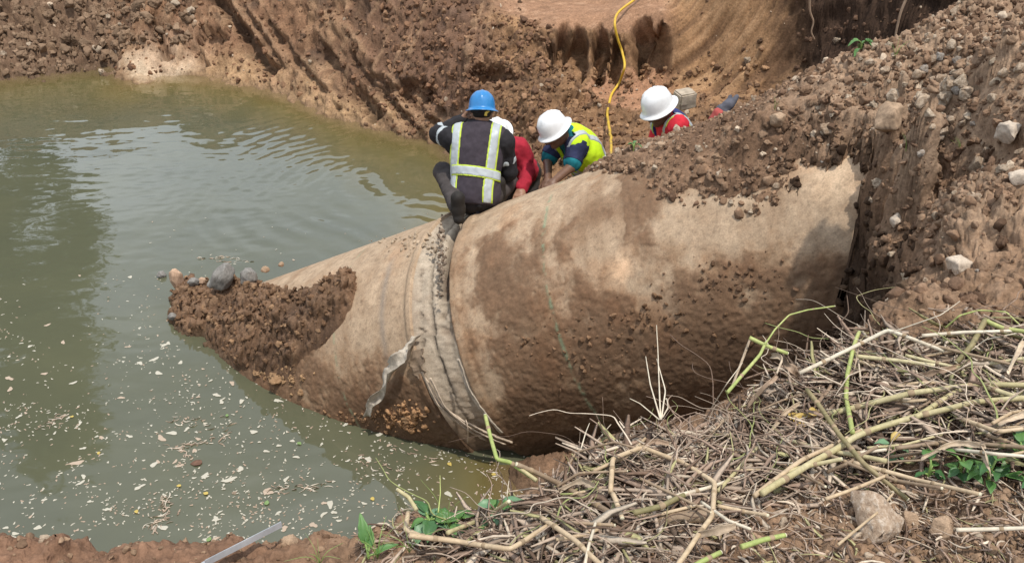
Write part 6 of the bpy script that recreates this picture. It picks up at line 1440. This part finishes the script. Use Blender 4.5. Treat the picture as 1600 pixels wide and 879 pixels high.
l, dp, u = B4['l'], B4['dp'], B4['u']; ch = np.asarray(J['chest']); hp_ = np.asarray(J['hip']); armv4 = [limb([np.asarray(J['sh' + s]), np.asarray(J['el' + s])], (.088, .085)) for s in 'LR']
tv4, _ = torso_fn(J['hip'], J['chest'], J['neck'], J['lat'], .026, [lerp(J['neck'], J['shL'], .8), lerp(J['neck'], J['shR'], .8)]); fr4 = 1 if dp @ np.asarray(J['f']) > 0 else -1
ch4, l4, u4, dp4, hp4 = ch, l, u, dp, hp_
def v4(P):
    d = tv4(P) + folds(P, .006, 9, 53); d = np.maximum(d, -np.minimum(armv4[0](P), armv4[1](P))); q = P - ch4
    hole = np.maximum(np.abs(q @ l4) - .05 - .35 * np.clip(q @ u4, 0, .3), -fr4 * (q @ dp4)); return np.maximum(np.maximum(d, -hole), -((P - hp4) @ u4) - .14)
vs_ = mesh_part('vest', v4, [J['hip'], J['chest'], J['shL'], J['shR']], .2, .0075, m_navyv, r4)
for c0 in (-.12, .12):
    tape('strap_edging', v4, (lambda c0: lambda P: np.abs((P - ch4) @ l4 - c0) - .036)(c0), J, m_lime, vs_, .004); tape('reflective_strap', v4, (lambda c0: lambda P: np.abs((P - ch4) @ l4 - c0) - .024)(c0), J, m_silver, vs_, .0075)
# ------------------------------------------------------------------ camera, sun, sky
cam = bpy.data.cameras.new('camera'); cam.sensor_fit = 'HORIZONTAL'; cam.sensor_width = 36
cam.lens = 36 * FPX / 1600; cam.clip_start = .05; cam.clip_end = 500
co = bpy.data.objects.new('camera', cam); COL.objects.link(co); co.location = O; co.rotation_euler = (math.pi / 2 - PITCH, 0, 0); scene.camera = co
SUN_EL, SUN_AZ = 72, 142          # azimuth clockwise from +y (away from the camera) towards +x
sd = bpy.data.lights.new('sun', 'SUN'); sd.energy = 3.4; sd.angle = R_(1.6); sd.color = (1, .95, .87)
so = bpy.data.objects.new('sun', sd); COL.objects.link(so)
vec = Vector((math.sin(R_(SUN_AZ)) * math.cos(R_(SUN_EL)), math.cos(R_(SUN_AZ)) * math.cos(R_(SUN_EL)), math.sin(R_(SUN_EL))))
so.rotation_euler = vec.to_track_quat('Z', 'Y').to_euler(); so.location = (6, 4, 20)
w = bpy.data.worlds.new('World'); scene.world = w; w.use_nodes = True; nt = w.node_tree
bg = nt.nodes['Background']; sky = N(nt, 'ShaderNodeTexSky', sky_type='NISHITA'); sky.sun_disc = False
sky.sun_elevation = R_(SUN_EL); sky.sun_rotation = R_(SUN_AZ); sky.air_density = 1.2; sky.dust_density = 2.5
tc = N(nt, 'ShaderNodeTexCoord'); mp = N(nt, 'ShaderNodeMapping'); mp.inputs['Scale'].default_value = (1, 1, 1.8); mp.inputs['Location'].default_value = (.3, .1, 0)
nt.links.new(tc.outputs['Generated'], mp.inputs['Vector'])
nz = N(nt, 'ShaderNodeTexNoise'); nz.inputs['Scale'].default_value = 2.1; nz.inputs['Detail'].default_value = 6; nz.inputs['Roughness'].default_value = .55
nt.links.new(mp.outputs[0], nz.inputs['Vector'])
cr = ramp(nt, nz.outputs[0], [(.40, (.35,) * 3), (.62, (1,) * 3)])
cl = mixc(nt, cr.outputs[0], sky.outputs[0], (11.5, 12.6, 14.0))
nt.links.new(cl, bg.inputs['Color']); bg.inputs['Strength'].default_value = .11
vs = scene.view_settings; scene.display_settings.display_device = 'sRGB'; vs.view_transform = 'Standard'; vs.look = 'None'; vs.exposure = 0; vs.gamma = 1; vs.use_curve_mapping = False
scene.cycles.max_bounces = 6; scene.cycles.diffuse_bounces = 3; scene.cycles.glossy_bounces = 3; scene.cycles.transparent_max_bounces = 12
scene.cycles.use_denoising = True
